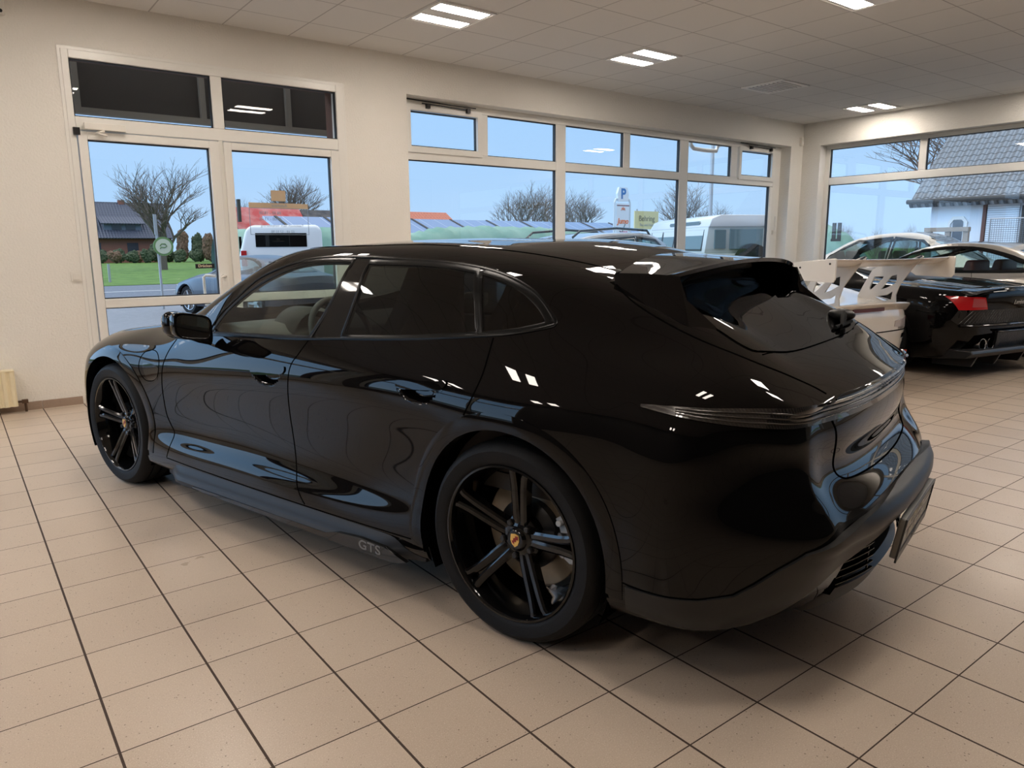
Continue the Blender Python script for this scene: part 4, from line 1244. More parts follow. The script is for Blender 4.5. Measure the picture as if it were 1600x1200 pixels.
# ---------------------------------------------------------------- other cars
M['slate_paint'] = mat('slate_paint', (.035, .045, .07), .3, coat=.25)
M['white_paint'] = mat('white_paint', (.72, .74, .76), .25, coat=.6)
M['cream_paint'] = mat('race_white_paint', (.74, .69, .62), .22, coat=.8)
M['silver_paint'] = mat('silver_paint', (.52, .48, .43), .28, metal=.55, coat=1)
M['silver_dark'] = mat('silver_grey_paint', (.42, .44, .46), .25, metal=.5, coat=1)
M['defender'] = mat('pale_green_white_paint', (.62, .68, .66), .35, coat=.3)
M['alloy'] = mat('silver_alloy', (.55, .55, .56), .25, metal=.9)
M['red_lens'] = mat('red_lens', (.42, .012, .015), .08, spec=.8)
M['clear_lens'] = mat('clear_lens', (.5, .45, .45), .06, metal=.3)
M['out_glass'] = glass('outdoor_car_glass', (.50, .62, .62))
M['carbon'] = mat('dark_mesh', (.008, .008, .008), .35)
M['red_cloth'] = mat('red_leather', (.10, .015, .012), .5)
def body_mesh(P, level=2):
    X = P['X']; roof = curve(P['rx'], P['rz']); belt = curve(P['bx'], P['bz']); hw = curve(P['wx'], P['wy'])
    gw = P['gw']; sill = P.get('sill', .2); side = []; top = []
    cor = P.get('cor', .16)
    def col(x, rear=0):
        H = roof(x); B = min(belt(x), H-.035); g = max(0, min(1, (H-B)/.30)); w_ = hw(x)
        s0 = sill + P.get('rise', .06)*max(0, -x/.9)
        z = [s0, s0+.13, s0+(B-s0)*.52, B-.11*min(1, (B-s0)/.6), B, B+(H-B)*.42, B+(H-B)*.82, H-.012]
        y = [w_-.06, w_, w_+.012, w_-.012, w_-.07, None, None, None]
        for k, (a, b) in zip((5, 6, 7), ((.10, .42), (.20, .86), (.32, 1.18))):
            hood = (w_-.07)*(1-a*1.1); gl = (w_-.09)+(gw-(w_-.09))*b
            y[k] = hood*(1-g)+gl*g
        return y, z
    n = len(X)
    y, z = col(X[0]); side.append([(X[0]-P.get('rbul', [-.04,.0,.05,.04,.02,.02,.02,.02])[k]*1.0, y[k]*.86, z[k]) for k in range(8)])
    top.append((X[0]-.06, roof(X[0]-.02)))
    for x in X[1:-1]:
        y, z = col(x); side.append([(x, y[k], z[k]) for k in range(8)])
        xc = x+(P.get('sb', .2) if x > P['scr'] and x < P['scr']+1.2 else (-.06 if x < 0 else 0))
        top.append((xc, roof(xc)))
    y, z = col(X[-1]); side.append([(X[-1]+[-.02,.04,.05,.03,0,0,0,0][k], y[k]*.82, z[k]) for k in range(8)])
    top.append((X[-1]+.16, roof(X[-1])))
    rear = [(X[0]-.10-P.get('rbul', [-.04,.0,.05,.04,.02,.02,.02,.02])[k], side[0][k][2]+.01) for k in range(8)]
    front = [(X[-1]+.17+[-.03,.04,.05,.03,0,0,0,0][k], side[-1][k][2]) for k in range(8)]
    rear[-1] = top[0]; front[-1] = top[-1]
    return lattice(side, top, rear, front, 3, level, fit=4)
def generic_wheel(parent, x, y, r, hw, sg, paint, spokes=5, style=0):
    W = thing_part('wheel', parent)
    t = MB(); t.lathe([(r*.70, hw-.02), (r*.74, hw), (r*.92, hw+.004), (r-.008, hw-.012), (r, hw-.03), (r, -hw+.03), (r-.008, -hw+.01), (r*.7, -hw+.02)], 40)
    obj('tyre', t, M['rubber'], W, smooth=35)
    b = MB(); b.lathe([(r*.70, hw-.01), (r*.68, hw-.012), (r*.65, hw-.05), (r*.64, -hw+.04), (.01, -hw+.05)], 40)
    obj('rim', b, M[paint], W, smooth=40)
    s = MB()
    for k in range(spokes):
        R_ = Matrix.Rotation(2*PI*k/spokes, 4, 'Y')
        s.add([(.03, hw-.03, -.03), (r*.67, hw-.02, -.018), (r*.67, hw-.02, .018), (.03, hw-.03, .03), (.03, hw-.07, -.03), (r*.67, hw-.06, -.018), (r*.67, hw-.06, .018), (.03, hw-.07, .03)],
              [(0,1,2,3),(4,7,6,5),(0,4,5,1),(1,5,6,2),(2,6,7,3),(3,7,4,0)], R_)
    s.lathe([(0, hw-.02), (.06, hw-.025), (.065, hw-.08)], 20)
    obj('spokes', s, M[paint], W, smooth=30)
    W.location = (x, sg*y, r)
    if sg < 0: W.rotation_euler = (0, 0, PI)
    return W
def make_car(name, label, cat, loc, rz, P, paint, glassm, wheelp='alloy', group=None, level=2, seats='interior', lod=0):
    root = thing(name, label, cat, loc, rz, group)
    me = body_mesh(P, level); sk = Skin(me); r = P['r']; ra = r+.055
    ax = P['axles']; polys = P['win']
    scr = P.get('screen'); rg = P.get('rearglass')
    def test(c):
        for a in ax:
            if abs(c.y) > .5 and math.hypot(c.x-a, c.z-r) < ra: return True
        if abs(c.y) > .45 and any(inpoly((c.x, c.z), p) for p in polys): return True
        if scr and c.z > P['cowl'] and inpoly((c.x, c.y), scr): return True
        if rg and c.z > P['cowl'] and inpoly((c.x, c.y), rg): return True
        return False
    cut = me.copy(); cut_body(cut, test)
    obj('body', cut, paint, root, smooth=180)
    tp = lambda x, y: sk.top(x, y)
    if scr: obj('windscreen', sk.patch(scr, tp, .12, .003), glassm, root, smooth=180)
    if rg: obj('rear_window', sk.patch(rg, tp, .12, .003), glassm, root, smooth=180)
    for sg in (1, -1):
        p = lambda x, z, sg=sg: sk.side(x, z, sg)
        for w_ in polys:
            obj('side_window', sk.patch(w_, p, .1, .002), glassm, root, smooth=180)
            n = len(w_); cx = sum(a for a, b in w_)/n; cz = sum(b for a, b in w_)/n
            def sc(d): return [(a+(d if a > cx else -d), b+(d if b > cz else -d)) for a, b in w_]
            obj('window_trim', sk.band(sc(.02), sc(-.012), p, .004, .012), P.get('trim', M['gloss_black']), root, smooth=50)
        for a in ax:
            oo = [(a+(ra+.03)*math.cos(t), r+(ra+.03)*math.sin(t)) for t in [math.radians(-20+220*k/30) for k in range(31)]]
            ii = [(a+(ra-.012)*math.cos(t), r+(ra-.012)*math.sin(t)) for t in [math.radians(-20+220*k/30) for k in range(31)]]
            oo = [(u, max(v, P.get('sill', .2)+.02)) for u, v in oo]; ii = [(u, max(v, P.get('sill', .2)+.02)) for u, v in ii]
            obj('wheel_arch_trim', sk.band(oo, ii, p, .006, .05, closed=False), P.get('arch', paint), root, smooth=60)
            l, _ = sk.side(a, r+ra+.05, sg)
            lm = MB(); hwid = abs(l.y)
            lm.lathe([(ra, hwid-.03), (ra, hwid-.36), (.02, hwid-.36)], 24, mtx=Matrix.Translation((a, 0, r)) @ Matrix.Diagonal((1, sg, 1, 1)), a0=math.radians(-25), a1=math.radians(205))
            obj('wheel_arch_liner', lm, M['void'], root, smooth=60)
            generic_wheel(root, a, hwid-.02-P.get('tw', .11), r, P.get('tw', .11), sg, wheelp, P.get('spokes', 5))
        for path in P.get('gaps', []):
            obj('shut_line', sk.line(smooth_poly(path, closed=False, n=3), p, .004, -.001, 4), M['void'], root)
    x0, x1 = P['X'][0], P['X'][-1]
    obj('underbody', MB().box((x0+.3, -.55, P.get('sill', .2)-.02), (x1-.3, .55, P.get('sill', .2)+.25)), M['void'], root)
    obj('cabin_floor', MB().box((.1, -.6, P['cowl']-.35), (P['scr']+.2, .6, P['cowl']-.30)), M['interior'], root)
    for sx in P.get('seats', (P['scr']-.95,)):
        for sy in (.36, -.36):
            H = P['seath']
            s = MB().prism([(sx-.05, .45), (sx-.28, H-.18), (sx-.27, H), (sx-.17, H), (sx-.12, H-.18), (sx+.12, .55), (sx+.5, .55), (sx+.5, .45)], sy-.22, sy+.22)
            obj('car_seat', s, M[seats], root, bevel=.03, smooth=60)
    return root, sk
# ---------------------------------------------------------------- outdoors
ZG = -.10
def flat_noise(name, c1, c2, scale, rough=.9, bump=0.3):
    m, t, b = new_mat(name)
    n = t.nodes.new('ShaderNodeTexNoise'); n.inputs['Scale'].default_value = scale; n.inputs['Detail'].default_value = 8
    q = t.nodes.new('ShaderNodeTexCoord'); t.links.new(q.outputs['Object'], n.inputs['Vector'])
    r = t.nodes.new('ShaderNodeValToRGB'); r.color_ramp.elements[0].position = .35; r.color_ramp.elements[1].position = .68
    r.color_ramp.elements[0].color = (*c1, 1); r.color_ramp.elements[1].color = (*c2, 1)
    t.links.new(n.outputs['Fac'], r.inputs[0]); t.links.new(r.outputs[0], b.inputs['Base Color']); b.inputs['Roughness'].default_value = rough
    b.inputs['Specular IOR Level'].default_value = .2
    return m
def paving_material():
    m, t, b = new_mat('yard_paving')
    tc_ = t.nodes.new('ShaderNodeTexCoord'); br = t.nodes.new('ShaderNodeTexBrick')
    br.inputs['Scale'].default_value = 5.; br.inputs['Color1'].default_value = (.20, .22, .255, 1); br.inputs['Color2'].default_value = (.26, .28, .32, 1)
    br.inputs['Mortar'].default_value = (.10, .105, .12, 1); br.inputs['Mortar Size'].default_value = .03
    t.links.new(tc_.outputs['Object'], br.inputs['Vector']); t.links.new(br.outputs['Color'], b.inputs['Base Color']); b.inputs['Roughness'].default_value = .6
    return m
def roof_tiles(name, c1, c2, pitch_u, pitch_v):
    """pantile look on a slope: u across, v down the slope from the mesh's own object space (y across, z down)"""
    m, t, b = new_mat(name)
    tc_ = t.nodes.new('ShaderNodeTexCoord'); sp_ = t.nodes.new('ShaderNodeSeparateXYZ'); t.links.new(tc_.outputs['Object'], sp_.inputs[0])
    u = math_node(t, 'FRACT', math_node(t, 'DIVIDE', sp_.outputs['X'], pitch_u))
    v = math_node(t, 'FRACT', math_node(t, 'DIVIDE', sp_.outputs['Y'], pitch_v))
    wv = math_node(t, 'SINE', math_node(t, 'MULTIPLY', u, 2*PI))
    v2 = math_node(t, 'FRACT', math_node(t, 'ADD', v, math_node(t, 'MULTIPLY', wv, .10)))
    edge = math_node(t, 'LESS_THAN', v2, .13)
    groove = math_node(t, 'MULTIPLY', math_node(t, 'LESS_THAN', u, .12), .45)
    x = t.nodes.new('ShaderNodeMix'); x.data_type = 'RGBA'; x.inputs['A'].default_value = (*c1, 1); x.inputs['B'].default_value = (*c2, 1)
    t.links.new(math_node(t, 'MAXIMUM', edge, groove), x.inputs['Factor'])
    t.links.new(x.outputs['Result'], b.inputs['Base Color']); b.inputs['Roughness'].default_value = .6
    bp = t.nodes.new('ShaderNodeBump'); bp.inputs['Distance'].default_value = .05; bp.inputs['Strength'].default_value = .8
    t.links.new(math_node(t, 'ADD', wv, v2), bp.inputs['Height']); t.links.new(bp.outputs[0], b.inputs['Normal'])
    return m
M['paving'] = paving_material()
M['asphalt'] = flat_noise('asphalt', (.13, .155, .20), (.18, .21, .26), 8)
M['grass'] = flat_noise('grass_field', (.075, .15, .035), (.14, .25, .06), 1.2)
M['kerb'] = mat('kerb_stone', (.42, .42, .42), .8)
M['line_white'] = mat('road_marking', (.7, .72, .75), .7)
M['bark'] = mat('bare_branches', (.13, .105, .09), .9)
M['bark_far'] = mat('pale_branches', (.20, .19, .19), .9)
M['render_white'] = mat('white_render', (.80, .84, .88), .8)
M['brick_red'] = mat('red_brick', (.28, .12, .09), .85, noise=.2, nscale=8)
M['bush'] = flat_noise('bush_leaves', (.045, .07, .04), (.13, .155, .10), 3.)
M['twig_bush'] = flat_noise('twig_bush', (.13, .085, .06), (.26, .17, .12), 5.)
M['tarp'] = flat_noise('green_net', (.16, .30, .25), (.26, .40, .34), .8)
M['metal_grey'] = mat('galvanised_metal', (.42, .44, .46), .45, metal=.4)
M['timber'] = mat('weathered_timber', (.32, .27, .22), .8, noise=.2, nscale=12)
M['fascia'] = mat('dark_fascia', (.055, .053, .050), .8)
M['fascia_post'] = mat('fascia_post', (.26, .25, .22), .7)
M['dark_pane'] = mat('dark_house_window', (.05, .06, .08), .1)

def ground(name, x0, x1, y0, y1, z, m, kind='structure'):
    o_ = obj(name, MB().box((x0, y0, z-.3), (x1, y1, z)), m); o_['kind'] = kind; return o_
ground('yard', -40, 90, YA+.42, 22.6, ZG, M['paving'])
ground('yard_side', XB+.46, 90, -60, YA+.42, ZG, M['paving'])
ground('yard_rear', 11.0, 90, 22.9, 33.5, ZG, M['paving'])
ground('road', -120, 300, 22.9, 33.5, ZG-.02, M['asphalt'])
ground('kerb', -120, 300, 22.6, 22.9, ZG+.02, M['kerb'])
ground('meadow', -300, 500, 33.5, 420, ZG, M['grass'])
ground('rear_field', 90, 500, -300, 33.5, ZG-.01, M['grass'])
ground('left_yard', -60, XL-.3, -60, YA+.42, ZG, M['paving'])
for k in range(8):
    struct(obj('road_marking', MB().box((-8+6*k, 28.1, ZG-.02), (-4+6*k, 28.25, ZG-.012)), M['line_white']))

def tree(name, label, x, y, h, spread, seed, m, group=None, depth=5, trunk=.22, r0=.16, zoff=0, lean=0):
    rnd = random.Random(seed); g = MB()
    def br(p, d, L, r, lv):
        w_ = .10 if lv else .03
        q = p+(d+Vector((rnd.uniform(-w_, w_), rnd.uniform(-w_, w_), 0)))*L*.5
        e = q+(d+Vector((rnd.uniform(-w_, w_), rnd.uniform(-w_, w_), rnd.uniform(-.02, .10)))).normalized()*L*.5
        if lv < 3: g.tube([p, q, e], [r, r*.88, r*.74], 5, caps=False)
        else: g.tube([p, e], [r, r*.6], 3, caps=False)
        if lv >= depth: return
        n = 6 if lv == 0 else rnd.choice((3, 3, 4)) if lv < 4 else rnd.choice((2, 3))
        for i in range(n):
            a = 2*PI*(i+rnd.random()*.7)/n; t = rnd.uniform(.30, .72)*spread
            side_ = Vector((math.cos(a), math.sin(a), 0))
            nd = (d*(1-t*.40)+side_*t+Vector((0, 0, .10))).normalized()
            u_ = rnd.uniform(.35, .95) if i else 1.0
            br(p+(e-p)*u_, nd, L*rnd.uniform(.62, .86), r*(.50 if lv == 0 else .60), lv+1)
    br(Vector((0, 0, 0)), Vector((lean, 0, 1)).normalized(), trunk, r0/9, 0)
    zs = max(v[2] for v in g.v); s_ = h/zs
    g.v = [(a*s_, b*s_, c*s_) for a, b, c in g.v]
    o_ = obj(name, g, m, fix=False, loc=(x, y, ZG+zoff))
    return tag(o_, label, 'tree', group)
tree('bare_tree', 'wide bare winter tree standing in front of the dark-roofed house', 13.6, 60, 8.7, 1.0, 5, M['bark'], depth=6, r0=.17, trunk=.20)
tree('bare_tree', 'bare rounded winter tree above the red-roofed barn', 37.6, 95, 11.3, .95, 11, M['bark'], depth=6, r0=.2, trunk=.24)
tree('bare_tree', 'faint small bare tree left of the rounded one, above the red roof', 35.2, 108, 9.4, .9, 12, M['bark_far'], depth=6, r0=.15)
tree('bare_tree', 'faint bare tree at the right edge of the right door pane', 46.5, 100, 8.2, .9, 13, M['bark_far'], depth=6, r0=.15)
tree('bare_tree', 'dark leafless tree left of the first full-height window bar', 46.0, 56, 8.1, .95, 21, M['bark'], depth=6, r0=.16)
tree('bare_tree', 'broad leafless tree between the window bar and the parking sign', 58.0, 66, 9.0, 1.05, 22, M['bark'], depth=6, r0=.16)
tree('bare_tree', 'leafless tree directly right of the parking sign', 70.5, 74, 9.9, 1.05, 23, M['bark'], depth=6, r0=.16)
tree('bare_tree', 'tallest leafless tree left of the lamp post, above the off-road car', 78.0, 62, 10.2, 1.0, 24, M['bark'], depth=6, r0=.17)
tree('bare_tree', 'small leafless tree right of the lamp post', 90.0, 66, 8.2, 1.0, 25, M['bark'], depth=6, r0=.16)
tree('bare_tree', 'leafless tree reaching in from behind the tiled white house', 33.5, 10.4, 9.2, 1.2, 31, M['bark'], depth=7, r0=.15, trunk=.2)

# dark roofed house
h_ = thing('house', 'brick house with a large dark blue-grey roof and dormer across the meadow', 'house', (15.0, 104, ZG))
obj('wall', MB().box((-6, 0, 0), (9.4, 9, 3.6)), M['brick_red'], h_)
gb = MB().prism([(0, 3.6), (9, 3.6), (4.5, 7.6)], 9.2, 9.4, 'x'); obj('gable', gb, M['brick_red'], h_)
RT = roof_tiles('dark_pantiles', (.085, .10, .15), (.035, .04, .06), .34, .42)
def slope(name, m, parent, origin, u, v, lu, lv, th=.12):
    """roof plane as its own object so the tiles follow the slope"""
    g = MB().box((0, 0, -th), (lu, lv, 0)); o_ = obj(name, g, m, parent)
    U = Vector(u).normalized(); V_ = Vector(v).normalized(); W_ = U.cross(V_)
    mt = Matrix((U, V_, W_)).transposed().to_4x4(); mt.translation = Vector(origin); o_.matrix_basis = mt
    return o_
slope('roof', RT, h_, (-7, -.9, 3.1), (1, 0, 0), (0, 5.4, 4.7), 16.6, 7.2)
slope('roof', RT, h_, (9.6, 9.9, 3.1), (-1, 0, 0), (0, -5.4, 4.7), 16.6, 7.2)
d_ = obj('dormer', MB().box((1.6, .3, 3.9), (5.9, 3, 5.1)), mat('dormer_slate', (.16, .19, .26), .6), h_)
slope('dormer_roof', RT, h_, (1.2, -.3, 4.95), (1, 0, 0), (0, 3.6, 1.3), 5.1, 3.8)
for a, b in ((2.5, 3.6), (4.1, 5.2)):
    obj('window', MB().box((a, .22, 4.15), (b, .3, 4.9)), M['dark_pane'], h_)
for a, b in ((-.2, 1.0), (4.0, 5.3), (7.9, 9.0)):
    obj('window', MB().box((a, -.06, 1.2), (b, .02, 2.5)), M['dark_pane'], h_)
obj('chimney', MB().box((4.2, 4.2, 7.2), (4.9, 4.9, 8.1)), M['brick_red'], h_)
def bush(name, label, x, y, w_, h, seed, m, group, kind_=None):
    rnd = random.Random(seed); bm = bmesh.new()
    for q in range(9):
        c = Vector((rnd.uniform(-.6, .6)*w_, rnd.uniform(-.3, .3)*w_, h*rnd.uniform(.18, .72))) if q else Vector((0, 0, h*.4))
        r_ = (.34+rnd.random()*.22)*w_ if q else .55*w_
        for v in bmesh.ops.create_icosphere(bm, subdivisions=3, radius=1)['verts']:
            k = 1+rnd.uniform(-.22, .22); v.co = c+Vector((v.co.x*r_*1.1*k, v.co.y*r_*k, v.co.z*r_*(1.25 if h > 2.5 else .9)*k))
    zm = max(v.co.z for v in bm.verts)
    zl = min(v.co.z for v in bm.verts)
    for v in bm.verts: v.co.z = (v.co.z-zl)*h/(zm-zl)-.03
    me = bpy.data.meshes.new('bush'); bm.to_mesh(me); bm.free()
    return tag(obj(name, me, m, loc=(x, y, ZG)), label, 'bush', group)
def slim(o_, rad):
    """keep a shrub within its own plot"""
    v = o_.data.vertices; m_ = max(max(abs(q.co.x), abs(q.co.y)) for q in v); o_.data.transform(Matrix.Diagonal((rad/m_, rad/m_, 1, 1))); return o_
rr = random.Random(4)
for k in range(24):
    x = 15.6+(k//2)*1.85+(.92 if k % 2 else 0); y = 98.5 if k % 2 else 100.6; dk = k % 3
    tall = 1.5+rr.random()*1.0+(2.2 if k in (10, 12, 13, 15) else 0)
    lab = 'dark green garden bush in the hedge row in front of the brick house' if dk == 0 else 'brown leafless shrub in the hedge row across the meadow' if dk == 1 else 'mixed green shrub in the hedge row across the meadow'
    if tall > 3.3: lab = 'one of the tall dark bushes right of the dark-roofed house'
    slim(bush('shrub', lab, x, y, 1.3, tall, 40+k, M['twig_bush'] if dk == 1 else M['bush'], 'hedge row across the meadow'), .91)
# red roofed barn and its darker neighbour
b_ = thing('barn', 'barn with a faded bright red roof behind the white van', 'barn', (26.2, 80, ZG))
obj('wall', MB().box((0, 0, 0), (7.4, 6, 3.2)), M['brick_red'], b_)
M['red_roof'] = flat_noise('faded_red_roof', (.48, .09, .09), (.55, .26, .25), .9)
slope('roof', M['red_roof'], b_, (-.3, -.5, 3.0), (1, 0, 0), (0, 4, 3.5), 8.0, 4.9)
obj('gable', MB().prism([(0, 3.1), (6, 3.1), (3, 6.0)], .05, .15, 'x'), M['brick_red'], b_)
obj('chimney', MB().box((-.2, .4, 4.5), (.1, .9, 6.9)), M['fascia'], b_)
b_ = thing('barn', 'low barn with a dark weathered roof adjoining the red one', 'barn', (34.2, 80, ZG))
obj('wall', MB().box((0, 0, 0), (9, 6, 3.2)), M['brick_red'], b_)
slope('roof', flat_noise('dark_roof', (.07, .07, .08), (.14, .13, .13), 1.5), b_, (-.2, -.5, 3.0), (1, 0, 0), (0, 4, 3.4), 9.4, 4.8)
# long solar roof, orange roof ridge
b_ = thing('solar_shed', 'long low shed with a roof full of blue solar panels behind the green netting', 'shed', (14.0, 34, ZG))
obj('wall', MB().box((0, .6, 0), (26, 8, 2.2)), M['render_white'], b_)
def solar_material():
    m, t, b = new_mat('solar_panels'); g, ids, q = grid_mask(t, 1.05, 0, 0, .035, .0)
    x = t.nodes.new('ShaderNodeMix'); x.data_type = 'RGBA'; x.inputs['A'].default_value = (.13, .20, .36, 1); x.inputs['B'].default_value = (.40, .46, .58, 1)
    t.links.new(g, x.inputs['Factor']); t.links.new(x.outputs['Result'], b.inputs['Base Color']); b.inputs['Roughness'].default_value = .15
    return m
slope('solar_roof', solar_material(), b_, (-.4, 0, 2.1), (1, 0, 0), (0, 3, .95), 26.5, 3.2)
for k in range(10):
    slope('roof_bar', M['fascia'], b_, (.2+2.75*k, -.02, 2.13), (1, 0, 0), (0, 3, .95), .14, 3.2)
b_.scale = (1, 1, 1.05)
b_ = thing('far_house', 'distant house with only its orange tiled roof showing above the solar roof', 'house', (28.0, 52, ZG))
obj('wall', MB().box((0, 0, 0), (7.6, 5, 3.0)), M['brick_red'], b_)
slope('roof', roof_tiles('orange_tiles', (.62, .20, .12), (.40, .12, .08), .3, .35), b_, (-.4, -.4, 2.9), (1, 0, 0), (0, 3, 1.75), 8.5, 3.4)
# green netting draped over rows of goods
def drape(name, label, x0, x1, y, prof, d, m, seed):
    rnd = random.Random(seed); nx = 90; ny = 10; vs = []; fs = []
    for i in range(nx+1):
        x = x0+(x1-x0)*i/nx; h = prof(i/nx)
        for j in range(ny+1):
            a = PI*j/ny; k = 1+.03*math.sin(x*7+j)+rnd.uniform(-.012, .012)
            vs.append((x, y-d*math.cos(a), max(0, h*math.sin(a)**.45*k)))
    for i in range(nx):
        for j in range(ny): fs.append((i*(ny+1)+j, (i+1)*(ny+1)+j, (i+1)*(ny+1)+j+1, i*(ny+1)+j+1))
    o_ = obj(name, MB().add(vs, fs), m, smooth=180, loc=(0, 0, ZG)); return tag(o_, label, 'netting')
pf = curve([0, .12, .24, .3, .38, .44, .5, .62, .74, .86, 1], [2.0, 2.18, 2.1, 1.92, 1.96, 2.2, 2.26, 2.30, 2.26, 2.1, 1.7])
drape('green_netting', 'long green netting draped over stacked goods behind the parked cars', 8.6, 30.8, 27.6, pf, 1.3, M['tarp'], 3)
bpy.data.objects['green_netting'].scale = (1, 1, 1.08)
pf2 = curve([0, .3, .6, .8, 1], [2.4, 2.5, 2.35, 1.9, .6])
o_ = drape('green_netting', 'green covered heap beyond the silver car in the right-hand window', -3.0, 2.2, 0, pf2, 1.5, M['tarp'], 8)
o_.location = (30, 15.3, ZG); o_.rotation_euler = (0, 0, math.radians(-70))

# signs
s_ = thing('bus_stop_sign', 'round green and cream sign on a post at the road with a narrow board above', 'sign', (4.36, 18.0, ZG))
obj('post', MB().tube([(0, .03, 0), (0, .03, 2.1)], .03, 8), M['metal_grey'], s_)
obj('sign_disc', MB().lathe([(0, -.02), (.235, -.02), (.235, .01), (0, .01)], 32, mtx=Matrix.Translation((.12, 0, 1.56))), mat('sign_green', (.16, .28, .10), .5), s_)
obj('sign_face', MB().lathe([(0, -.026), (.185, -.026), (.185, -.02)], 32, mtx=Matrix.Translation((.12, 0, 1.56))), mat('sign_cream', (.62, .66, .50), .5), s_)
ri = MB().tube([(.04, -.03, 1.57), (.08, -.03, 1.62), (.16, -.03, 1.62), (.2, -.03, 1.56), (.14, -.03, 1.53), (.06, -.03, 1.54), (.04, -.03, 1.5)], .012, 5)
obj('sign_emblem', ri, mat('emblem_green', (.10, .22, .06), .5), s_)
obj('upper_board', MB().box((-.05, -.02, 1.85), (.02, .02, 2.34)), M['metal_grey'], s_)
s_ = thing('fence_post', 'thin grey post standing in the meadow left of the round sign', 'post', (6.25, 37.5, ZG))
obj('post', MB().box((-.05, -.05, 0), (.05, .05, .86)), M['metal_grey'], s_)
s_ = thing('parking_sign', 'white pylon sign with a blue P on top and orange lettering Jumo', 'sign', (24.9, 22.0, ZG))
obj('board', MB().box((-.40, -.06, 1.0), (.40, .06, 3.42)), mat('pylon_white', (.72, .80, .86), .5), s_)
obj('frame', MB().tube([(-.50, 0, 0), (-.50, 0, 3.45), (-.42, 0, 3.6), (.42, 0, 3.6), (.50, 0, 3.45), (.50, 0, 0)], .05, 6), mat('pylon_frame', (.6, .68, .72), .5), s_)
obj('parking_disc', MB().prism([(-.32, 3.5), (.32, 3.5), (.36, 3.85), (.26, 4.12), (-.26, 4.12), (-.36, 3.85)], -.06, .06), mat('pylon_top', (.70, .80, .88), .5), s_)
def sign_text(txt, size, m, parent, x, z, y=-.065, bold=.0, shear=0):
    tm = text_mesh(txt, size, .004, bold=bold, shear=shear)
    for v in tm.vertices: a, b, c = v.co; v.co = (x+a, y-c, z+b)
    return obj('lettering', tm, m, parent)
M['blue_letter'] = mat('blue_letters', (.02, .16, .45), .5); M['orange_letter'] = mat('orange_letters', (.75, .20, .05), .5); M['pink_letter'] = mat('pink_letters', (.6, .18, .25), .5)
sign_text('P', .62, M['blue_letter'], s_, 0, 3.82, bold=.02)
sign_text('Jumo', .33, M['orange_letter'], s_, 0, 2.62, bold=.012, shear=.2)
sign_text('von', .30, M['pink_letter'], s_, .1, 2.12, bold=.01)
obj('tick', MB().tube([(-.2, -.07, 2.2), (-.1, -.07, 2.05), (.15, -.07, 2.5)], .025, 4), mat('tick_dark', (.08, .14, .16), .5), s_)
obj('crown', MB().tube([(-.12, -.07, 3.1), (-.08, -.07, 3.22), (-.03, -.07, 3.12), (0, -.07, 3.26), (.03, -.07, 3.12), (.08, -.07, 3.22), (.12, -.07, 3.1)], .018, 4), M['orange_letter'], s_)
obj('stripe', MB().box((-.40, -.068, 3.30), (.40, -.06, 3.34)), mat('dark_red', (.2, .05, .04), .5), s_)
s_ = thing('yellow_sign', 'pale yellow advertising board reading Behring behind the off-road car', 'sign', (46.3, 40.0, ZG))
obj('board', MB().box((-1.42, -.05, 2.9), (1.42, .05, 4.35)), mat('board_yellow', (.66, .60, .34), .6), s_)
for a in (-1.1, 1.1): obj('post', MB().box((a-.06, 0, 0), (a+.06, .08, 4.5)), M['metal_grey'], s_)
sign_text('Behring', .62, mat('board_letters', (.16, .15, .12), .5), s_, 0, 3.75)
sign_text('Bau und Holz', .30, M['metal_grey'], s_, 0, 3.25)
s_ = thing('lamp_post', 'tall grey street lamp post rising behind the off-road car', 'lamp post', (23.5, 16.0, ZG))
obj('pole', MB().tube([(0, 0, 0), (0, 0, 7.0)], [.09, .055], 8), M['metal_grey'], s_, smooth=60)
obj('lamp_head', MB().box((-.1, -.9, 6.9), (.1, .1, 7.02)), M['metal_grey'], s_)
s_ = thing('wall_lamp', 'white curved tube lamp bracket outside the fifth upper pane', 'lamp', (10.98, YA+1.1, 3.05))
obj('bracket', MB().tube([(-.42, 0, .16), (-.40, 0, .03), (-.32, 0, -.02), (.0, 0, -.03), (.30, .0, -.02), (.36, 0, .08), (.36, -.70, .20)], .035, 8), M['white_plastic'], s_, smooth=60)
# canopy board above the entrance, seen from behind
s_ = thing('canopy_board', 'back of a dark sign board with grey posts outside above the entrance', 'sign board', (0, YA+1.05, 0))
obj('panel', MB().box((.7, .06, 2.70), (4.1, .10, 3.6)), M['fascia'], s_)
for a in (1.30, 2.48, 3.42): obj('post', MB().box((a-.028, 0, 2.72), (a+.028, .06, 3.6)), M['fascia_post'], s_)
obj('rail', MB().box((.7, -.02, 2.675), (4.1, .07, 2.735)), M['fascia_post'], s_)
obj('bracket', MB().box((3.7, -.75, 3.5), (3.76, .1, 3.6)), M['fascia_post'], s_)
obj('bracket', MB().box((.9, -.75, 3.5), (.96, .1, 3.6)), M['fascia_post'], s_)

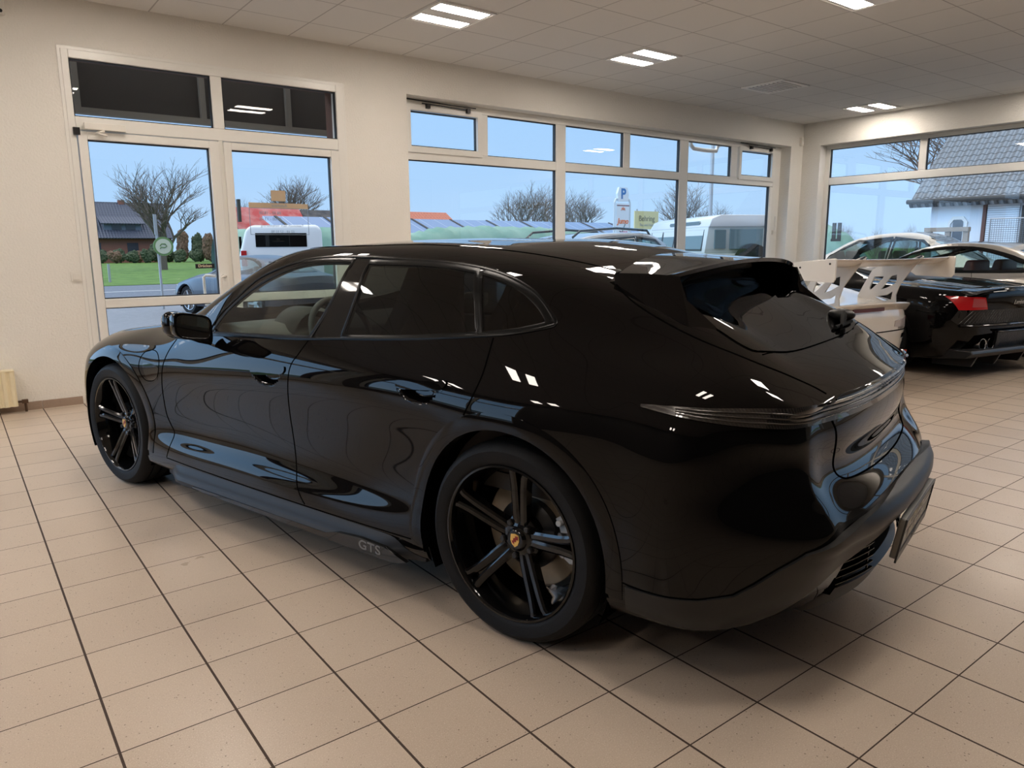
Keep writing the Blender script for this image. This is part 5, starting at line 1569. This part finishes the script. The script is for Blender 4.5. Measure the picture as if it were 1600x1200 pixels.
# white tiled house east
h_ = thing('house', 'white rendered house with a grey pantile roof outside the right-hand window', 'house', (22.0, 7.35, ZG))
obj('wall', MB().box((0, -9, 0), (6, 0, 2.68)), M['render_white'], h_)
RT2 = roof_tiles('grey_pantiles', (.24, .255, .27), (.06, .065, .07), .21, .235)
slope('roof', RT2, h_, (-.45, .42, 2.55), (0, -1, 0), (3.1, 0, 3.0), 10.0, 4.4)
g2 = MB().prism([(0, 2.6), (6, 2.6), (3.0, 5.5)], -.1, -.02, 'y'); obj('gable', g2, M['render_white'], h_)
obj('gutter', MB().tube([(-.50, .45, 2.62), (-.50, -9.5, 2.62)], .06, 8), M['fascia'], h_)
oc = [(.12, .28), (.28, .12), (.28, -.28-.12), (.12, -.44-.12), (-.12, -.44-.12), (-.28, -.40), (-.28, .12), (-.12, .28)]
oc = [(.13, .34), (.24, .20), (.24, -.46), (.13, -.60), (-.13, -.60), (-.24, -.46), (-.24, .20), (-.13, .34)]
w_ = obj('octagon_window', MB().frame([(a*1.0-.72, b+1.86) for a, b in oc], [(a*.76-.72, (b+.13)*.82-.13+1.86) for a, b in oc], -.05, .02, 'x'), M['pvc'], h_)
obj('pane', MB().box((-.03, -.84, 1.35), (.0, -.60, 2.10)), M['dark_pane'], w_)
obj('corner_post', MB().box((-.08, -1.40, 0), (.0, -1.32, 2.5)), mat('brown_pipe', (.14, .06, .045), .7), h_)
def siding():
    m, t, b = new_mat('white_siding'); tc_ = t.nodes.new('ShaderNodeTexCoord'); sp_ = t.nodes.new('ShaderNodeSeparateXYZ'); t.links.new(tc_.outputs['Object'], sp_.inputs[0])
    u = math_node(t, 'FRACT', math_node(t, 'DIVIDE', sp_.outputs['Z'], .055)); x = t.nodes.new('ShaderNodeMix'); x.data_type = 'RGBA'
    x.inputs['A'].default_value = (.74, .78, .82, 1); x.inputs['B'].default_value = (.33, .36, .40, 1); t.links.new(math_node(t, 'LESS_THAN', u, .22), x.inputs['Factor'])
    t.links.new(x.outputs['Result'], b.inputs['Base Color']); return m
obj('shutter', MB().box((-.05, -2.15, 0), (-.0, -1.42, 2.48)), siding(), h_)
obj('doorway', MB().box((-.04, -4.2, 0), (.0, -2.2, 2.42)), M['fascia'], h_)
M['wire_dark'] = mat('fence_wire', (.16, .17, .18), .5, metal=.3)
s_ = thing('mesh_fence', 'grey wire mesh fence panel standing before the white house', 'fence', (20.4, 5.27, ZG))
fm = MB()
fm.tube([(0, 0, 0), (0, 0, 2.06), (0, -2.2, 2.06), (0, -2.2, 0)], .022, 6)
obj('frame', fm, M['metal_grey'], s_)
fm = MB()
for k in range(1, 44): fm.box((-.003, -.05*k-.003, .1), (.003, -.05*k+.003, 2.05))
for k in range(1, 40): fm.box((-.003, -2.2, .05*k+.1), (.003, 0, .05*k+.106))
obj('mesh', fm, M['wire_dark'], s_, fix=False)
s_ = thing('metal_panel', 'long white corrugated sheet leaning against the white house', 'metal sheet', (20.85, 4.72, ZG))
mp_ = MB(); pts = [(0, 0), (.06, .02), (.12, 0), (.18, .02), (.24, 0), (.24, -.02), (.18, 0), (.12, -.02), (.06, 0), (0, -.02)]
mp_.prism([(a-.12, b) for a, b in pts], 0, 3.1, 'z', Matrix.Rotation(math.radians(90), 4, 'Z'))
p_ = obj('sheet', mp_, M['render_white'], s_); p_.rotation_euler = (math.radians(11), math.radians(8), 0); 
s_ = thing('timber_frame', 'weathered wooden trestle frame in front of the octagon window', 'trestle', (19.3, 5.8, ZG))
obj('beam', MB().box((-.08, -.50, 1.76), (.08, .48, 1.86)), M['timber'], s_)
for a in (-.44, -.04, .38): obj('post', MB().box((-.05, a-.055, 0), (.05, a+.055, 1.76)), M['timber'], s_)
for k in range(10):
    o_ = tree('reeds', 'pale leafless hedge shrub left of the white house on the horizon', 39+1.9*(k % 2), 12.2+k*.85, 2.3+.25*(k % 3), 1.2, 300+k, M['twig_bush'], 'hedge shrubs by the white house', depth=5, r0=.05, trunk=.15)
    o_['category'] = 'bush'; slim(o_, .80)

s_ = thing('slat_pallet', 'small dark upright slats standing on the green covered heap', 'pallet', (28.3, 13.6, ZG+1.72))
for a in (-.16, .06): obj('slat', MB().box((-.03, a-.07, -.1), (.03, a+.07, .62)), M['fascia'], s_)
obj('rail', MB().box((-.05, -.25, -.1), (-.03, .15, 0)), M['fascia'], s_)
# cars in the yard
EST = dict(X=[-.85,-.62,-.4,-.15,.1,.4,.75,1.1,1.45,1.8,2.15,2.5,2.8,3.1,3.35,3.5], rx=[-.9,-.6,-.2,.3,.9,1.5,2.0,2.35,3.0,3.6], rz=[.92,1.20,1.36,1.43,1.45,1.42,1.22,1.0,.92,.70],
    bx=[-.9,0,1,2,3,3.6], bz=[.93,.95,.94,.92,.84,.66], wx=[-.95,-.3,1,2.6,3.2,3.6], wy=[.80,.90,.91,.91,.86,.66], gw=.60, r=.33, axles=(0, 2.7), scr=1.5, cowl=.93,
    screen=[(2.35,0),(2.2,.5),(2.05,.68),(1.6,.58),(1.55,0),(1.6,-.58),(2.05,-.68),(2.2,-.5)], rearglass=[(-.75,0),(-.7,.5),(-.35,.5),(-.3,0),(-.35,-.5),(-.7,-.5)],
    win=[smooth_poly([(2.0,.98),(1.5,1.33),(1.05,1.37),(1.0,.98)], n=2, sharp=(0,1,2,3)), smooth_poly([(.95,.98),(.98,1.37),(.1,1.33),(-.35,1.05),(-.3,.99)], n=2, sharp=(0,1,2,3,4))], seath=1.15, seats=(1.0, .1))
COUPE = dict(X=[-.85,-.6,-.35,-.1,.15,.4,.7,1.0,1.3,1.6,1.9,2.2,2.5,2.8,3.05,3.25], rx=[-.95,-.7,-.4,0,.4,.8,1.15,1.5,1.8,2.3,3.3], rz=[.88,.93,.98,1.15,1.28,1.33,1.32,1.18,1.0,.92,.66],
    bx=[-.95,0,1,2,3.3], bz=[.86,.93,.91,.88,.62], wx=[-.95,-.3,0,1,2.5,3.0,3.3], wy=[.80,.90,.92,.89,.91,.84,.66], gw=.52, r=.33, axles=(0, 2.5), scr=1.1, cowl=.90,
    screen=[(1.85,0),(1.75,.5),(1.62,.66),(1.25,.52),(1.2,0),(1.25,-.52),(1.62,-.66),(1.75,-.5)], rearglass=[(-.45,0),(-.42,.5),(.1,.5),(.15,0),(.1,-.5),(-.42,-.5)],
    win=[smooth_poly([(1.6,.94),(1.2,1.22),(.8,1.265),(.4,1.24),(.02,1.08),(-.1,.99),(.5,.955)], n=3, sharp=(0,5))], seath=1.10, seats=(.55,))
make_car('parked_coupe', 'dark blue-grey coupe parked outside behind the glass door handle', 'car', (6.05, 13.87, ZG), math.radians(108), COUPE, M['slate_paint'], M['out_glass'], 'alloy')
make_car('parked_estate', 'dark estate car beyond the blue-grey coupe, at the right edge of the door glass', 'car', (10.4, 11.5, ZG), math.radians(178), EST, M['slate_paint'], M['out_glass'])
make_car('parked_estate', 'silver estate car with roof rails directly outside the long window', 'car', (8.25, 7.15, ZG), math.radians(0), EST, M['silver_dark'], M['out_glass'])
rr_ = [c for c in bpy.data.objects if c.name.startswith('parked_estate') and c.location.y < 9][0]
rr_.scale = (.98, 1.05, 1.17)
for sg in (1, -1):
    obj('roof_rail', MB().tube([(1.45, sg*.56, 1.40), (1.35, sg*.57, 1.475), (.6, sg*.58, 1.50), (-.2, sg*.56, 1.455), (-.35, sg*.55, 1.37)], .018, 6), M['gloss_black'], rr_, smooth=60)
SALOON = dict(EST); SALOON.update(X=[-1.0,-.75,-.5,-.2,.1,.4,.75,1.1,1.45,1.8,2.15,2.5,2.8,3.1,3.35,3.5], rx=[-1.05,-.6,-.3,.1,.5,.9,1.3,1.6,2.0,2.35,3.0,3.6], rz=[.98,1.02,1.08,1.27,1.39,1.43,1.43,1.38,1.18,1.0,.92,.70],
    rearglass=[(-.55,0),(-.5,.5),(.1,.5),(.15,0),(.1,-.5),(-.5,-.5)], win=[smooth_poly([(2.0,.98),(1.5,1.30),(1.05,1.35),(1.0,.98)], n=2, sharp=(0,1,2,3)), smooth_poly([(.95,.98),(.98,1.35),(.4,1.30),(-.12,1.08),(-.15,.99)], n=2, sharp=(0,1,2,3,4))])
sal_, _ = make_car('parked_saloon', 'silver car parked outside the right-hand window', 'car', (14.45, 5.55, ZG), math.radians(-84), SALOON, M['silver_paint'], M['out_glass'])

sal_.scale = (1.0, 1.02, 1.17)

# white van
v_ = thing('van', 'white van parked outside behind the blue-grey coupe', 'van', (7.15, 20.6, ZG), math.radians(-20))
v_.scale = (1.15, 1.1, 1.15)
vb = MB().prism([(0,.35),(0,1.15),(.18,1.78),(.32,1.90),(2.0,1.92),(2.12,1.80),(2.14,.35)], -.0, 3.9, 'y')
body = obj('body', vb, M['white_paint'], v_, bevel=.09, seg=3, smooth=40)
obj('rear_window', MB().box((.42, -.02, 1.34), (1.72, .03, 1.70)), M['dark_glass'], v_, bevel=.01)
obj('side_window', MB().box((-.012, .6, 1.30), (.05, 2.9, 1.62)), M['dark_glass'], v_)
for a in (.04, 1.90): obj('tail_lamp', MB().box((a, -.03, .85), (a+.14, .02, 1.25)), M['red_lens'], v_, bevel=.01)
obj('bumper', MB().box((.02, -.10, .35), (2.12, .02, .60)), M['silver_dark'], v_, bevel=.03)
for yy in (.75, 3.1):
    for sg, xx in ((1, .14), (-1, 2.0)):
        W = generic_wheel(v_, 0, 0, .32, .1, 1, 'alloy'); W.location = (xx, yy, .32); W.rotation_euler = (0, 0, PI/2 if sg > 0 else -PI/2)
# boxy off-road car, rear towards the right, seen obliquely
d_ = thing('off_road_car', 'boxy pale off-road station wagon with small roof windows outside the long window', 'car', (13.05, 7.05, ZG), math.radians(62))
d_.scale = (1.05, 1.02, 1.05)
def off_road(d_):
    low = MB().prism([(-.05,.55),(-.05,1.25),(4.35,1.25),(4.45,1.18),(4.45,.55)], -.86, .86, 'y')
    obj('lower_body', low, M['defender'], d_, bevel=.03, smooth=30)
    up = MB()
    pr = [(-.86,1.25),(-.80,1.74),(-.74,1.90),(-.55,1.965),(.55,1.965),(.74,1.90),(.80,1.74),(.86,1.25)]
    x0, x1 = -.05, 3.05
    side_ = []
    up.add([(x0, -.86, 1.25), (x0, .86, 1.25), (x1+.55, -.86, 1.25), (x1+.55, .86, 1.25)], [])
    up = MB().prism(pr, x0, x1, 'x')
    up.v = [(x+(.50*(1.965-z)/.7 if x > 1 else .04*(1.965-z)), y, z) for x, y, z in up.v]
    obj('upper_body', up, M['defender'], d_, bevel=.02, smooth=30)
    obj('roof', MB().prism([(a*1.01, b+.012) for a, b in pr[1:-1]], x0-.03, x1+.02, 'x'), M['white_paint'], d_, bevel=.02, smooth=40)
    for sg in (1, -1):
        for a, b in ((.15, 1.45), (1.62, 2.25), (2.32, 2.98)):
            q = MB(); rc = smooth_poly([(a,1.34),(b,1.34),(b,1.68),(a,1.68)], n=3, sharp=())
            q = MB().prism([(a,1.33),(b,1.33),(b+.0,1.70),(a,1.70)], sg*.845, sg*.862, 'y', None)
            q.v = [(x, y-sg*.062*(z-1.33)/.37+sg*.0, z) for x, y, z in q.v]
            obj('side_window', q, M['out_pane'], d_, bevel=.003)
            f = MB().frame([(a-.03,1.30),(b+.03,1.30),(b+.03,1.73),(a-.03,1.73)], [(a,1.33),(b,1.33),(b,1.70),(a,1.70)], sg*.845, sg*.867, 'y')
            f.v = [(x, y-sg*.062*(z-1.33)/.37, z) for x, y, z in f.v]
            obj('window_trim', f, M['satin_black'], d_)
        q = MB().prism([(.4,1.80),(1.9,1.80),(1.95,1.83),(1.9,1.87),(.4,1.87),(.35,1.83)], sg*.755, sg*.80, 'y'); obj('roof_window', q, M['out_pane'], d_, bevel=.004)
    obj('rear_window', MB().box((-.068, -.35, 1.32), (-.03, .35, 1.72)), M['out_pane'], d_, bevel=.01)
    for sy in (-.62, .55): obj('rear_window', MB().box((-.066, sy-.12, 1.34), (-.03, sy+.12, 1.70)), M['out_pane'], d_, bevel=.01)
    sp = MB().lathe([(.12, -.26), (.2, -.27), (.37, -.22), (.385, -.10), (.37, -.06), (.1, -.06)], 32, axis='x', mtx=Matrix.Translation((0, -.1, 1.05)))
    obj('spare_wheel', sp, M['rubber'], d_, smooth=40)
    for x in (.75, 3.55):
        for sg in (1, -1):
            generic_wheel(d_, x, .74, .39, .12, sg, 'alloy')
    obj('bumper', MB().box((4.40, -.86, .5), (4.55, .86, .68)), M['satin_black'], d_)
    obj('windscreen', MB().add([(3.12, -.70, 1.84), (3.12, .70, 1.84), (3.46, .76, 1.33), (3.46, -.76, 1.33)], [(0, 1, 2, 3)]), M['out_pane'], d_)
    obj('bonnet', MB().box((3.55, -.62, 1.25), (4.4, .62, 1.31)), M['defender'], d_, bevel=.02)
M['out_pane'] = mat('greenish_car_window', (.10, .17, .18), .03, spec=.9)
off_road(d_)
# mirror-written opening hours sticker on the right door leaf
s_ = thing('door_sticker', 'orange and white lettered sticker on the right glass door leaf, read from behind', 'sticker', (2.86, D0+.046, 1.60))
M['sticker_orange'] = mat('sticker_orange', (.60, .44, .30), .5); M['sticker_text'] = mat('sticker_text', (.25, .32, .42), .5); M['sticker_dark'] = mat('sticker_dark', (.09, .10, .13), .4)
obj('header', MB().box((-.31, -.001, .165), (.30, .001, .215)), M['sticker_orange'], s_)
obj('emblem', MB().box((-.08, -.001, .235), (.07, .001, .34)), M['sticker_orange'], s_)
obj('outline', MB().frame([(-.31,-.10),(.30,-.10),(.30,.165),(-.31,.165)], [(-.305,-.095),(.295,-.095),(.295,.16),(-.305,.16)], -.001, .001), M['sticker_text'], s_)
for txt, sz, x, z, mm in (('Autohaus', .042, 0, .190, 'sticker_text'), ('08.00 - 18.00', .042, -.10, .115, 'sticker_text'), ('09.00 - 13.00', .042, -.10, .055, 'sticker_text'), ('Telefonisch nach Vereinbarung', .036, .02, -.01, 'sticker_text'), ('02 68 - 57 93 98', .036, .02, -.07, 'sticker_text')):
    tm = text_mesh(txt, sz, .0004)
    for v in tm.vertices: a, b, c = v.co; v.co = (x-a, -.002-c, z+b)
    obj('lettering', tm, M[mm], s_)
# ---------------------------------------------------------------- the other showroom cars
# white racing coupe with a big swan-neck wing
GT = dict(X=[-.85,-.68,-.5,-.3,-.1,.15,.4,.7,1.0,1.3,1.6,1.9,2.2,2.5,2.8,3.05,3.2], rx=[-.95,-.7,-.35,0,.4,.8,1.1,1.4,1.7,2.1,2.6,3.3], rz=[.80,.84,.91,1.02,1.16,1.235,1.24,1.17,1.02,.87,.80,.60],
    bx=[-.95,-.4,.2,1,2,2.6,3.3], bz=[.76,.84,.88,.86,.82,.76,.56], wx=[-.95,-.5,0,.5,1.2,2.0,2.5,3.0,3.3], wy=[.86,.95,.97,.93,.90,.95,.96,.88,.72], gw=.50, r=.335, axles=(0, 2.46), scr=1.1, cowl=.84, sill=.12, rise=.10,
    screen=[(1.95,0),(1.85,.45),(1.68,.60),(1.25,.48),(1.2,0),(1.25,-.48),(1.68,-.60),(1.85,-.45)], rearglass=[(-.25,0),(-.2,.38),(.35,.45),(.4,0),(.35,-.45),(-.2,-.38)],
    win=[smooth_poly([(1.6,.90),(1.2,1.10),(.8,1.16),(.45,1.13),(.1,1.0),(0,.93),(.6,.91)], n=3, sharp=(0, 5))], seath=1.0, seats=(.7,), tw=.14, rbul=[.02,.02,.04,.05,.03,.02,.02,.02])
gt, gsk = make_car('racing_coupe', 'white racing coupe with tall rear wing, behind the big black estate car', 'car', (6.90, 2.27, 0), math.radians(83), GT, M['cream_paint'], M['dark_glass'], 'gloss_black')
M['support'] = mat('wing_support_metal', (.56, .53, .49), .42, metal=.2)
wing = MB(); prof = [(0,0),(.06,-.022),(.16,-.032),(.27,-.020),(.36,.018),(.375,.03),(.36,.034),(.26,.012),(.15,.006),(.05,.012)]
# aerofoil: leading edge forward, trailing edge to the rear
rows = []
for k in range(13):
    y = -.87+1.74*k/12; e = 1-(abs(y)/.9)**4*.0
    rows.append([(-.84-a, y, 1.20+b*(1.15)-.012*math.cos(y*1.7)) for a, b in prof])
vs = [p for r_ in rows for p in r_]; n = len(prof)
fs = [(k*n+j, k*n+(j+1) % n, (k+1)*n+(j+1) % n, (k+1)*n+j) for k in range(12) for j in range(n)]
wing.add(vs, fs)
wg = obj('rear_wing', wing, M['cream_paint'], gt, smooth=40)
for sg in (1, -1):
    ep = [(-.815,1.205),(-1.255,1.245),(-1.265,1.235),(-1.265,1.075),(-1.245,1.045),(-.90,1.055),(-.85,1.085),(-.815,1.15)]
    o_ = obj('end_plate', MB().prism(ep, sg*.87-.008, sg*.87+.008, 'y'), M['cream_paint'], wg, bevel=.003)
    for a, b in ((-1.21, 1.20), (-.92, 1.165)): obj('bolt', MB().lathe([(0, .014), (.009, .012), (.009, 0)], 8, mtx=Matrix.Translation((a, sg*.87, b)) @ Matrix.Diagonal((1, sg, 1, 1))), M['black_metal'], o_)
for sy in (.42, -.42):
    st_out = [(-.62,.82),(-.60,.86),(-.66,.98),(-.74,1.12),(-.90,1.19),(-1.05,1.20),(-1.20,1.255),(-1.225,1.245),(-1.12,1.12),(-1.02,.98),(-.99,.88),(-1.0,.78),(-.80,.74)]
    m_ = MB(); 
    def hole_plate(outer, holes, y0, y1):
        bm = bmesh.new()
        polys = [[Vector((a, b, 0)) for a, b in outer]]+[[Vector((a, b, 0)) for a, b in h] for h in holes]
        flat = [v for p in polys for v in p]; tris = tessellate_polygon(polys)
        n0 = len(flat); vs = [(v.x, y0, v.y) for v in flat]+[(v.x, y1, v.y) for v in flat]
        fs = [tuple(t) for t in tris]+[tuple(n0+i for i in reversed(t)) for t in tris]
        o0 = 0
        for p in polys:
            n = len(p)
            for i in range(n): fs.append((o0+i, o0+(i+1) % n, n0+o0+(i+1) % n, n0+o0+i))
            o0 += n
        return MB().add(vs, fs)
    holes = [[(-.76,1.05),(-.86,1.055),(-.84,1.02),(-.73,.92),(-.72,.94)], [(-.93,1.06),(-.99,1.08),(-.99,1.0),(-.90,.95),(-.84,.93)], [(-.78,.86),(-.90,.88),(-.96,.92),(-.95,.84),(-.86,.82)]]
    o_ = obj('wing_support', hole_plate(st_out, holes, sy-.008, sy+.008), M['support'], wg)
    cl = MB().tube([(-.86, sy, 1.172), (-.98, sy, 1.168), (-1.10, sy, 1.195), (-1.215, sy, 1.25)], [.014, .016, .016, .012], 6)
    obj('support_clamp', cl, M['satin_black'], o_)
# duck tail deck with a slot and centre light
dk = MB(); rows = []
for k in range(17):
    y = -.80+1.6*k/16; e = (abs(y)/.8)**3
    z = .795-.03*e; x = -1.02+.12*e
    l, _ = gsk.top(-.55, y)
    rows.append([(-.55, y, l.z-.06), (-.55, y, l.z-.03), (x+.2, y, z+.0), (x, y, z+.028), (x-.01, y, z+.015), (x+.03, y, z-.045), (x+.12, y, z-.085), (-.6, y, z-.12)])
n = 8; vs = [p for r_ in rows for p in r_]; fs = [(k*n+j, k*n+(j+1) % n, (k+1)*n+(j+1) % n, (k+1)*n+j) for k in range(16) for j in range(n)]
fs += [tuple(range(n)), tuple(16*n+j for j in range(n))]
dt = obj('tail_deck', MB().add(vs, fs), M['cream_paint'], gt, smooth=35)
obj('brake_light', MB().box((-1.012, -.23, .745), (-.96, .23, .775)), mat('dark_red_slot', (.09, .015, .012), .3), dt)
rp = lambda y, z: gsk.rear(y, z)
for sg in (1, -1):
    tl = [(sg*.48,.635),(sg*.86,.675),(sg*.87,.585),(sg*.78,.555),(sg*.48,.58)]
    obj('tail_lamp', gsk.patch(tl, rp, .05, .006, .02), M['clear_lens'], gt, smooth=40)
    rl = [(sg*.74,.655),(sg*.88,.672),(sg*.885,.60)]
    obj('tail_lamp_red', gsk.patch(rl, rp, .05, .010, .01), M['red_lens'], gt, smooth=40)
    vt = [(sg*.66,.50),(sg*.84,.52),(sg*.84,.475),(sg*.66,.455)]
    obj('bumper_vent', gsk.patch(vt, rp, .04, .003), M['void'], gt)
obj('seam', MB().tube([tuple(gsk.rear(y, .54)[0]) for y in [-.85+.085*k for k in range(21)]], .006, 5), M['void'], gt)
ts = MB().tube([tuple(gsk.rear(-.80, .30)[0]+Vector((-.0, 0, 0))), tuple(gsk.rear(-.80, .30)[0]+Vector((-.09, 0, .015))), tuple(gsk.rear(-.84, .30)[0]+Vector((-.08, 0, -.01)))], .014, 6, flat=.5)
obj('tow_strap', ts, mat('strap_red', (.45, .06, .03), .6), gt)
df_ = MB().prism([(-.95,.12),(-.80,.26),(-.4,.26),(-.4,.08)], -.75, .75); obj('diffuser', df_, M['satin_black'], gt)
for s_, y, z, sz in (('ESSO', -.62, .56, .055), ('GT3 R', -.80, .43, .045), ('991', .2, .60, .05)):
    tm = text_mesh(s_, sz, .0005)
    for v in tm.vertices:
        a, b, c = v.co; l, nn = gsk.rear(y-a, z+b); v.co = l+nn*.004
    obj('lettering', tm, M['satin_black'], gt)

# low black roadster with red tail lamps
RD = dict(X=[-.80,-.62,-.42,-.2,.05,.3,.6,.9,1.2,1.5,1.8,2.1,2.4,2.7,3.0,3.2], rx=[-.9,-.6,-.2,.3,.6,.9,1.3,1.6,1.9,2.2,2.6,3.3], rz=[.90,.93,.965,1.0,1.06,1.14,1.15,1.08,.95,.84,.76,.55],
    bx=[-.9,-.3,.3,1,2,2.6,3.3], bz=[.86,.90,.93,.88,.80,.72,.50], wx=[-.9,-.4,0,.6,1.2,2,2.5,3,3.3], wy=[.84,.93,.955,.93,.90,.93,.94,.86,.66], gw=.50, r=.34, axles=(0, 2.56), scr=1.2, cowl=.82, sill=.13, rise=.12,
    screen=[(2.25,0),(2.1,.5),(1.9,.62),(1.4,.48),(1.35,0),(1.4,-.48),(1.9,-.62),(2.1,-.5)], rearglass=None,
    win=[smooth_poly([(1.9,.90),(1.4,1.06),(1.0,1.08),(.85,1.0),(.9,.92)], n=2, sharp=(0, 3, 4))], seath=1.05, seats=(.95,), tw=.15, rbul=[-.06,.0,.03,.05,.05,.03,.02,.02],
    gaps=[[(-.72,.66),(-.55,.665),(-.42,.68)]])
rd, rsk = make_car('roadster', 'low black roadster with red tail lamps and twin chrome tailpipes, at the right edge', 'car', (9.05, 1.67, 0), math.radians(80), RD, M['black_paint'], M['dark_glass'], 'gloss_black')
rp = lambda y, z: rsk.rear(y, z)
st = MB().prism([(-.05,.97),(.25,1.02),(.6,1.08),(.95,1.155),(1.35,1.16),(1.30,1.10),(.6,1.0),(0,.94)], -.50, .50)
obj('soft_top', st, M['satin_black'], rd, bevel=.03, smooth=50)
obj('mesh_panel', rsk.patch([(-.80,.70),(.80,.70),(.84,.60),(.80,.555),(-.80,.555),(-.84,.60)], rp, .08, .004), M['carbon'], rd, smooth=60)
mm = MB()
for k in range(44):
    y0 = -.80+.0365*k; a, _ = rsk.rear(y0, .56); b, _ = rsk.rear(y0+.10, .695)
    if y0+.10 < .8: mm.tube([tuple(a+Vector((-.007, 0, 0))), tuple(b+Vector((-.007, 0, 0)))], .0028, 4)
    a, _ = rsk.rear(y0+.10, .56); b, _ = rsk.rear(y0, .695)
    if y0+.10 < .8: mm.tube([tuple(a+Vector((-.007, 0, 0))), tuple(b+Vector((-.007, 0, 0)))], .0028, 4)
o_ = obj('mesh_wires', mm, mat('mesh_wire', (.05, .05, .05), .35, metal=.4), rd); 
for sg in (1, -1):
    tl = [(sg*.845,.835),(sg*.80,.70),(sg*.53,.705),(sg*.58,.825)]
    lm_ = obj('tail_lamp', rsk.patch(tl, rp, .05, .010, .03), M['red_lens'], rd, smooth=40)
    obj('lamp_insert', rsk.patch([(sg*.70,.815),(sg*.71,.73),(sg*.55,.73),(sg*.59,.81)], rp, .05, .013, .004), mat('pink_lens', (.55, .12, .13), .1, metal=.3), lm_, smooth=40)
    cx, cz = sg*.44, .355
    for q, y in enumerate((.37, .505)):
        ex = MB(); ex.lathe([(.058, 0), (.062, -.004), (.064, .01), (.062, .22), (.052, .22), (.050, .02), (.054, .0)], 28, axis='x', closed=True, mtx=Matrix.Translation((-.885, sg*y, .345)))
        e_ = obj('tailpipe', ex, M['chrome'], rd, smooth=40)
        obj('pipe_inside', MB().lathe([(0, .06), (.052, .06)], 20, axis='x', mtx=Matrix.Translation((-.885, sg*y, .345))), M['void'], e_)
    rc = [(sg*.70,.30),(sg*.62,.44),(sg*.30,.46),(sg*.24,.30)]
    obj('pipe_recess', rsk.patch(rc, rp, .06, .003), M['void'], rd)
    pan = [(sg*.24,.28),(sg*.30,.47),(sg*.34,.47),(sg*.30,.28)]
    obj('recess_blade', rsk.patch(pan, rp, .06, .03, .03), M['satin_black'], rd)
ch = MB().tube([tuple(rsk.rear(y, .545)[0]+Vector((-.02, 0, 0))) for y in [-.80+.08*k for k in range(21)]], .016, 8, flat=1.6)
obj('bumper_bar', ch, M['gloss_black'], rd, smooth=60)
ch = MB().tube([tuple(rsk.rear(y, .475)[0]+Vector((-.03, 0, 0))) for y in [-.36+.072*k for k in range(11)]], .012, 8, flat=1.6)
obj('plate_bar', ch, M['gloss_black'], rd, smooth=60)
obj('plate_recess', rsk.patch([(-.30,.46),(.30,.46),(.26,.30),(-.26,.30)], rp, .06, .006, .0), mat('plate_recess', (.01, .011, .012), .3, bump=.5, bscale=60), rd)
wp_ = MB().prism([(-.95,.30),(-.97,.27),(-.90,.22),(-.30,.16),(-.30,.30)], -.80, .80); obj('diffuser', wp_, M['satin_black'], rd, bevel=.01)
for y in (-.62, -.22, .22, .62):
    obj('diffuser_fin', MB().prism([(-.93,.26),(-.86,.12),(-.45,.10),(-.45,.26)], y-.012, y+.012), M['satin_black'], rd)
sp = MB(); rows = []
for k in range(15):
    y = -.74+1.48*k/14; l, _ = rsk.top(-.72, y); a, _ = rsk.rear(y, .88)
    rows.append([(-.70, y, l.z+.002), (-.88, y, l.z+.006), (-.915, y, l.z-.002), (-.90, y, l.z-.03), (-.80, y, l.z-.05)])
vs = [p for r_ in rows for p in r_]; fs = [(k*5+j, k*5+(j+1) % 5, k*5+5+(j+1) % 5, k*5+5+j) for k in range(14) for j in range(5)]+[tuple(range(5)), tuple(70+j for j in range(5))]
obj('tail_lip', MB().add(vs, fs), M['black_paint'], rd, smooth=35)
tm = text_mesh('Lamborghini', .062, .0008, shear=.35)
for v in tm.vertices:
    a, b, c = v.co; l, nn = rsk.rear(-a, .765+b); v.co = l+nn*(.006+c)
obj('lettering', tm, M['chrome'], rd)
# silver coupe by the right-hand wall
SC_ = dict(X=[-1.05,-.85,-.6,-.35,-.1,.15,.4,.7,1.0,1.3,1.6,1.9,2.2,2.5,2.8,3.1,3.35], rx=[-1.15,-.8,-.5,-.1,.3,.7,1.1,1.4,1.7,2.0,2.4,3.4], rz=[.97,1.02,1.06,1.22,1.345,1.385,1.36,1.28,1.14,1.0,.94,.66],
    bx=[-1.15,-.3,.5,1.5,2.4,3.4], bz=[.93,1.0,.98,.95,.90,.62], wx=[-1.15,-.5,0,1,2,2.7,3.2,3.4], wy=[.84,.93,.95,.92,.93,.93,.84,.72], gw=.56, r=.35, axles=(0, 2.75), scr=1.25, cowl=.93,
    screen=[(2.25,0),(2.1,.5),(1.95,.70),(1.45,.56),(1.35,0),(1.45,-.56),(1.95,-.70),(2.1,-.5)], rearglass=smooth_poly([(-.62,0),(-.58,.45),(-.5,.58),(.05,.52),(.1,0),(.05,-.52),(-.5,-.58),(-.58,-.45)], n=2),
    win=[smooth_poly([(1.92,1.0),(1.4,1.23),(.9,1.305),(.5,1.29),(.1,1.19),(-.22,1.06),(-.1,1.03),(.8,1.01)], n=3, sharp=(0, 5))], seath=1.15, seats=(.85,), gaps=[[(1.9,.97),(1.98,.7),(1.9,.35)], [(.45,1.0),(.38,.8),(.5,.5),(.48,.36)]])
sc_, ssk = make_car('silver_coupe', 'silver-beige coupe with red leather seats parked between roadster and right-hand window', 'car', (11.14, 1.25, 0), math.radians(84), SC_, M['silver_paint'], M['car_glass'], 'alloy', seats='red_cloth')
for sg in (1, -1):
    obj('tail_lamp', ssk.patch([(sg*.50,.80),(sg*.86,.82),(sg*.86,.70),(sg*.52,.70)], lambda y, z: ssk.rear(y, z), .06, .006, .02), M['red_lens'], sc_, smooth=40)
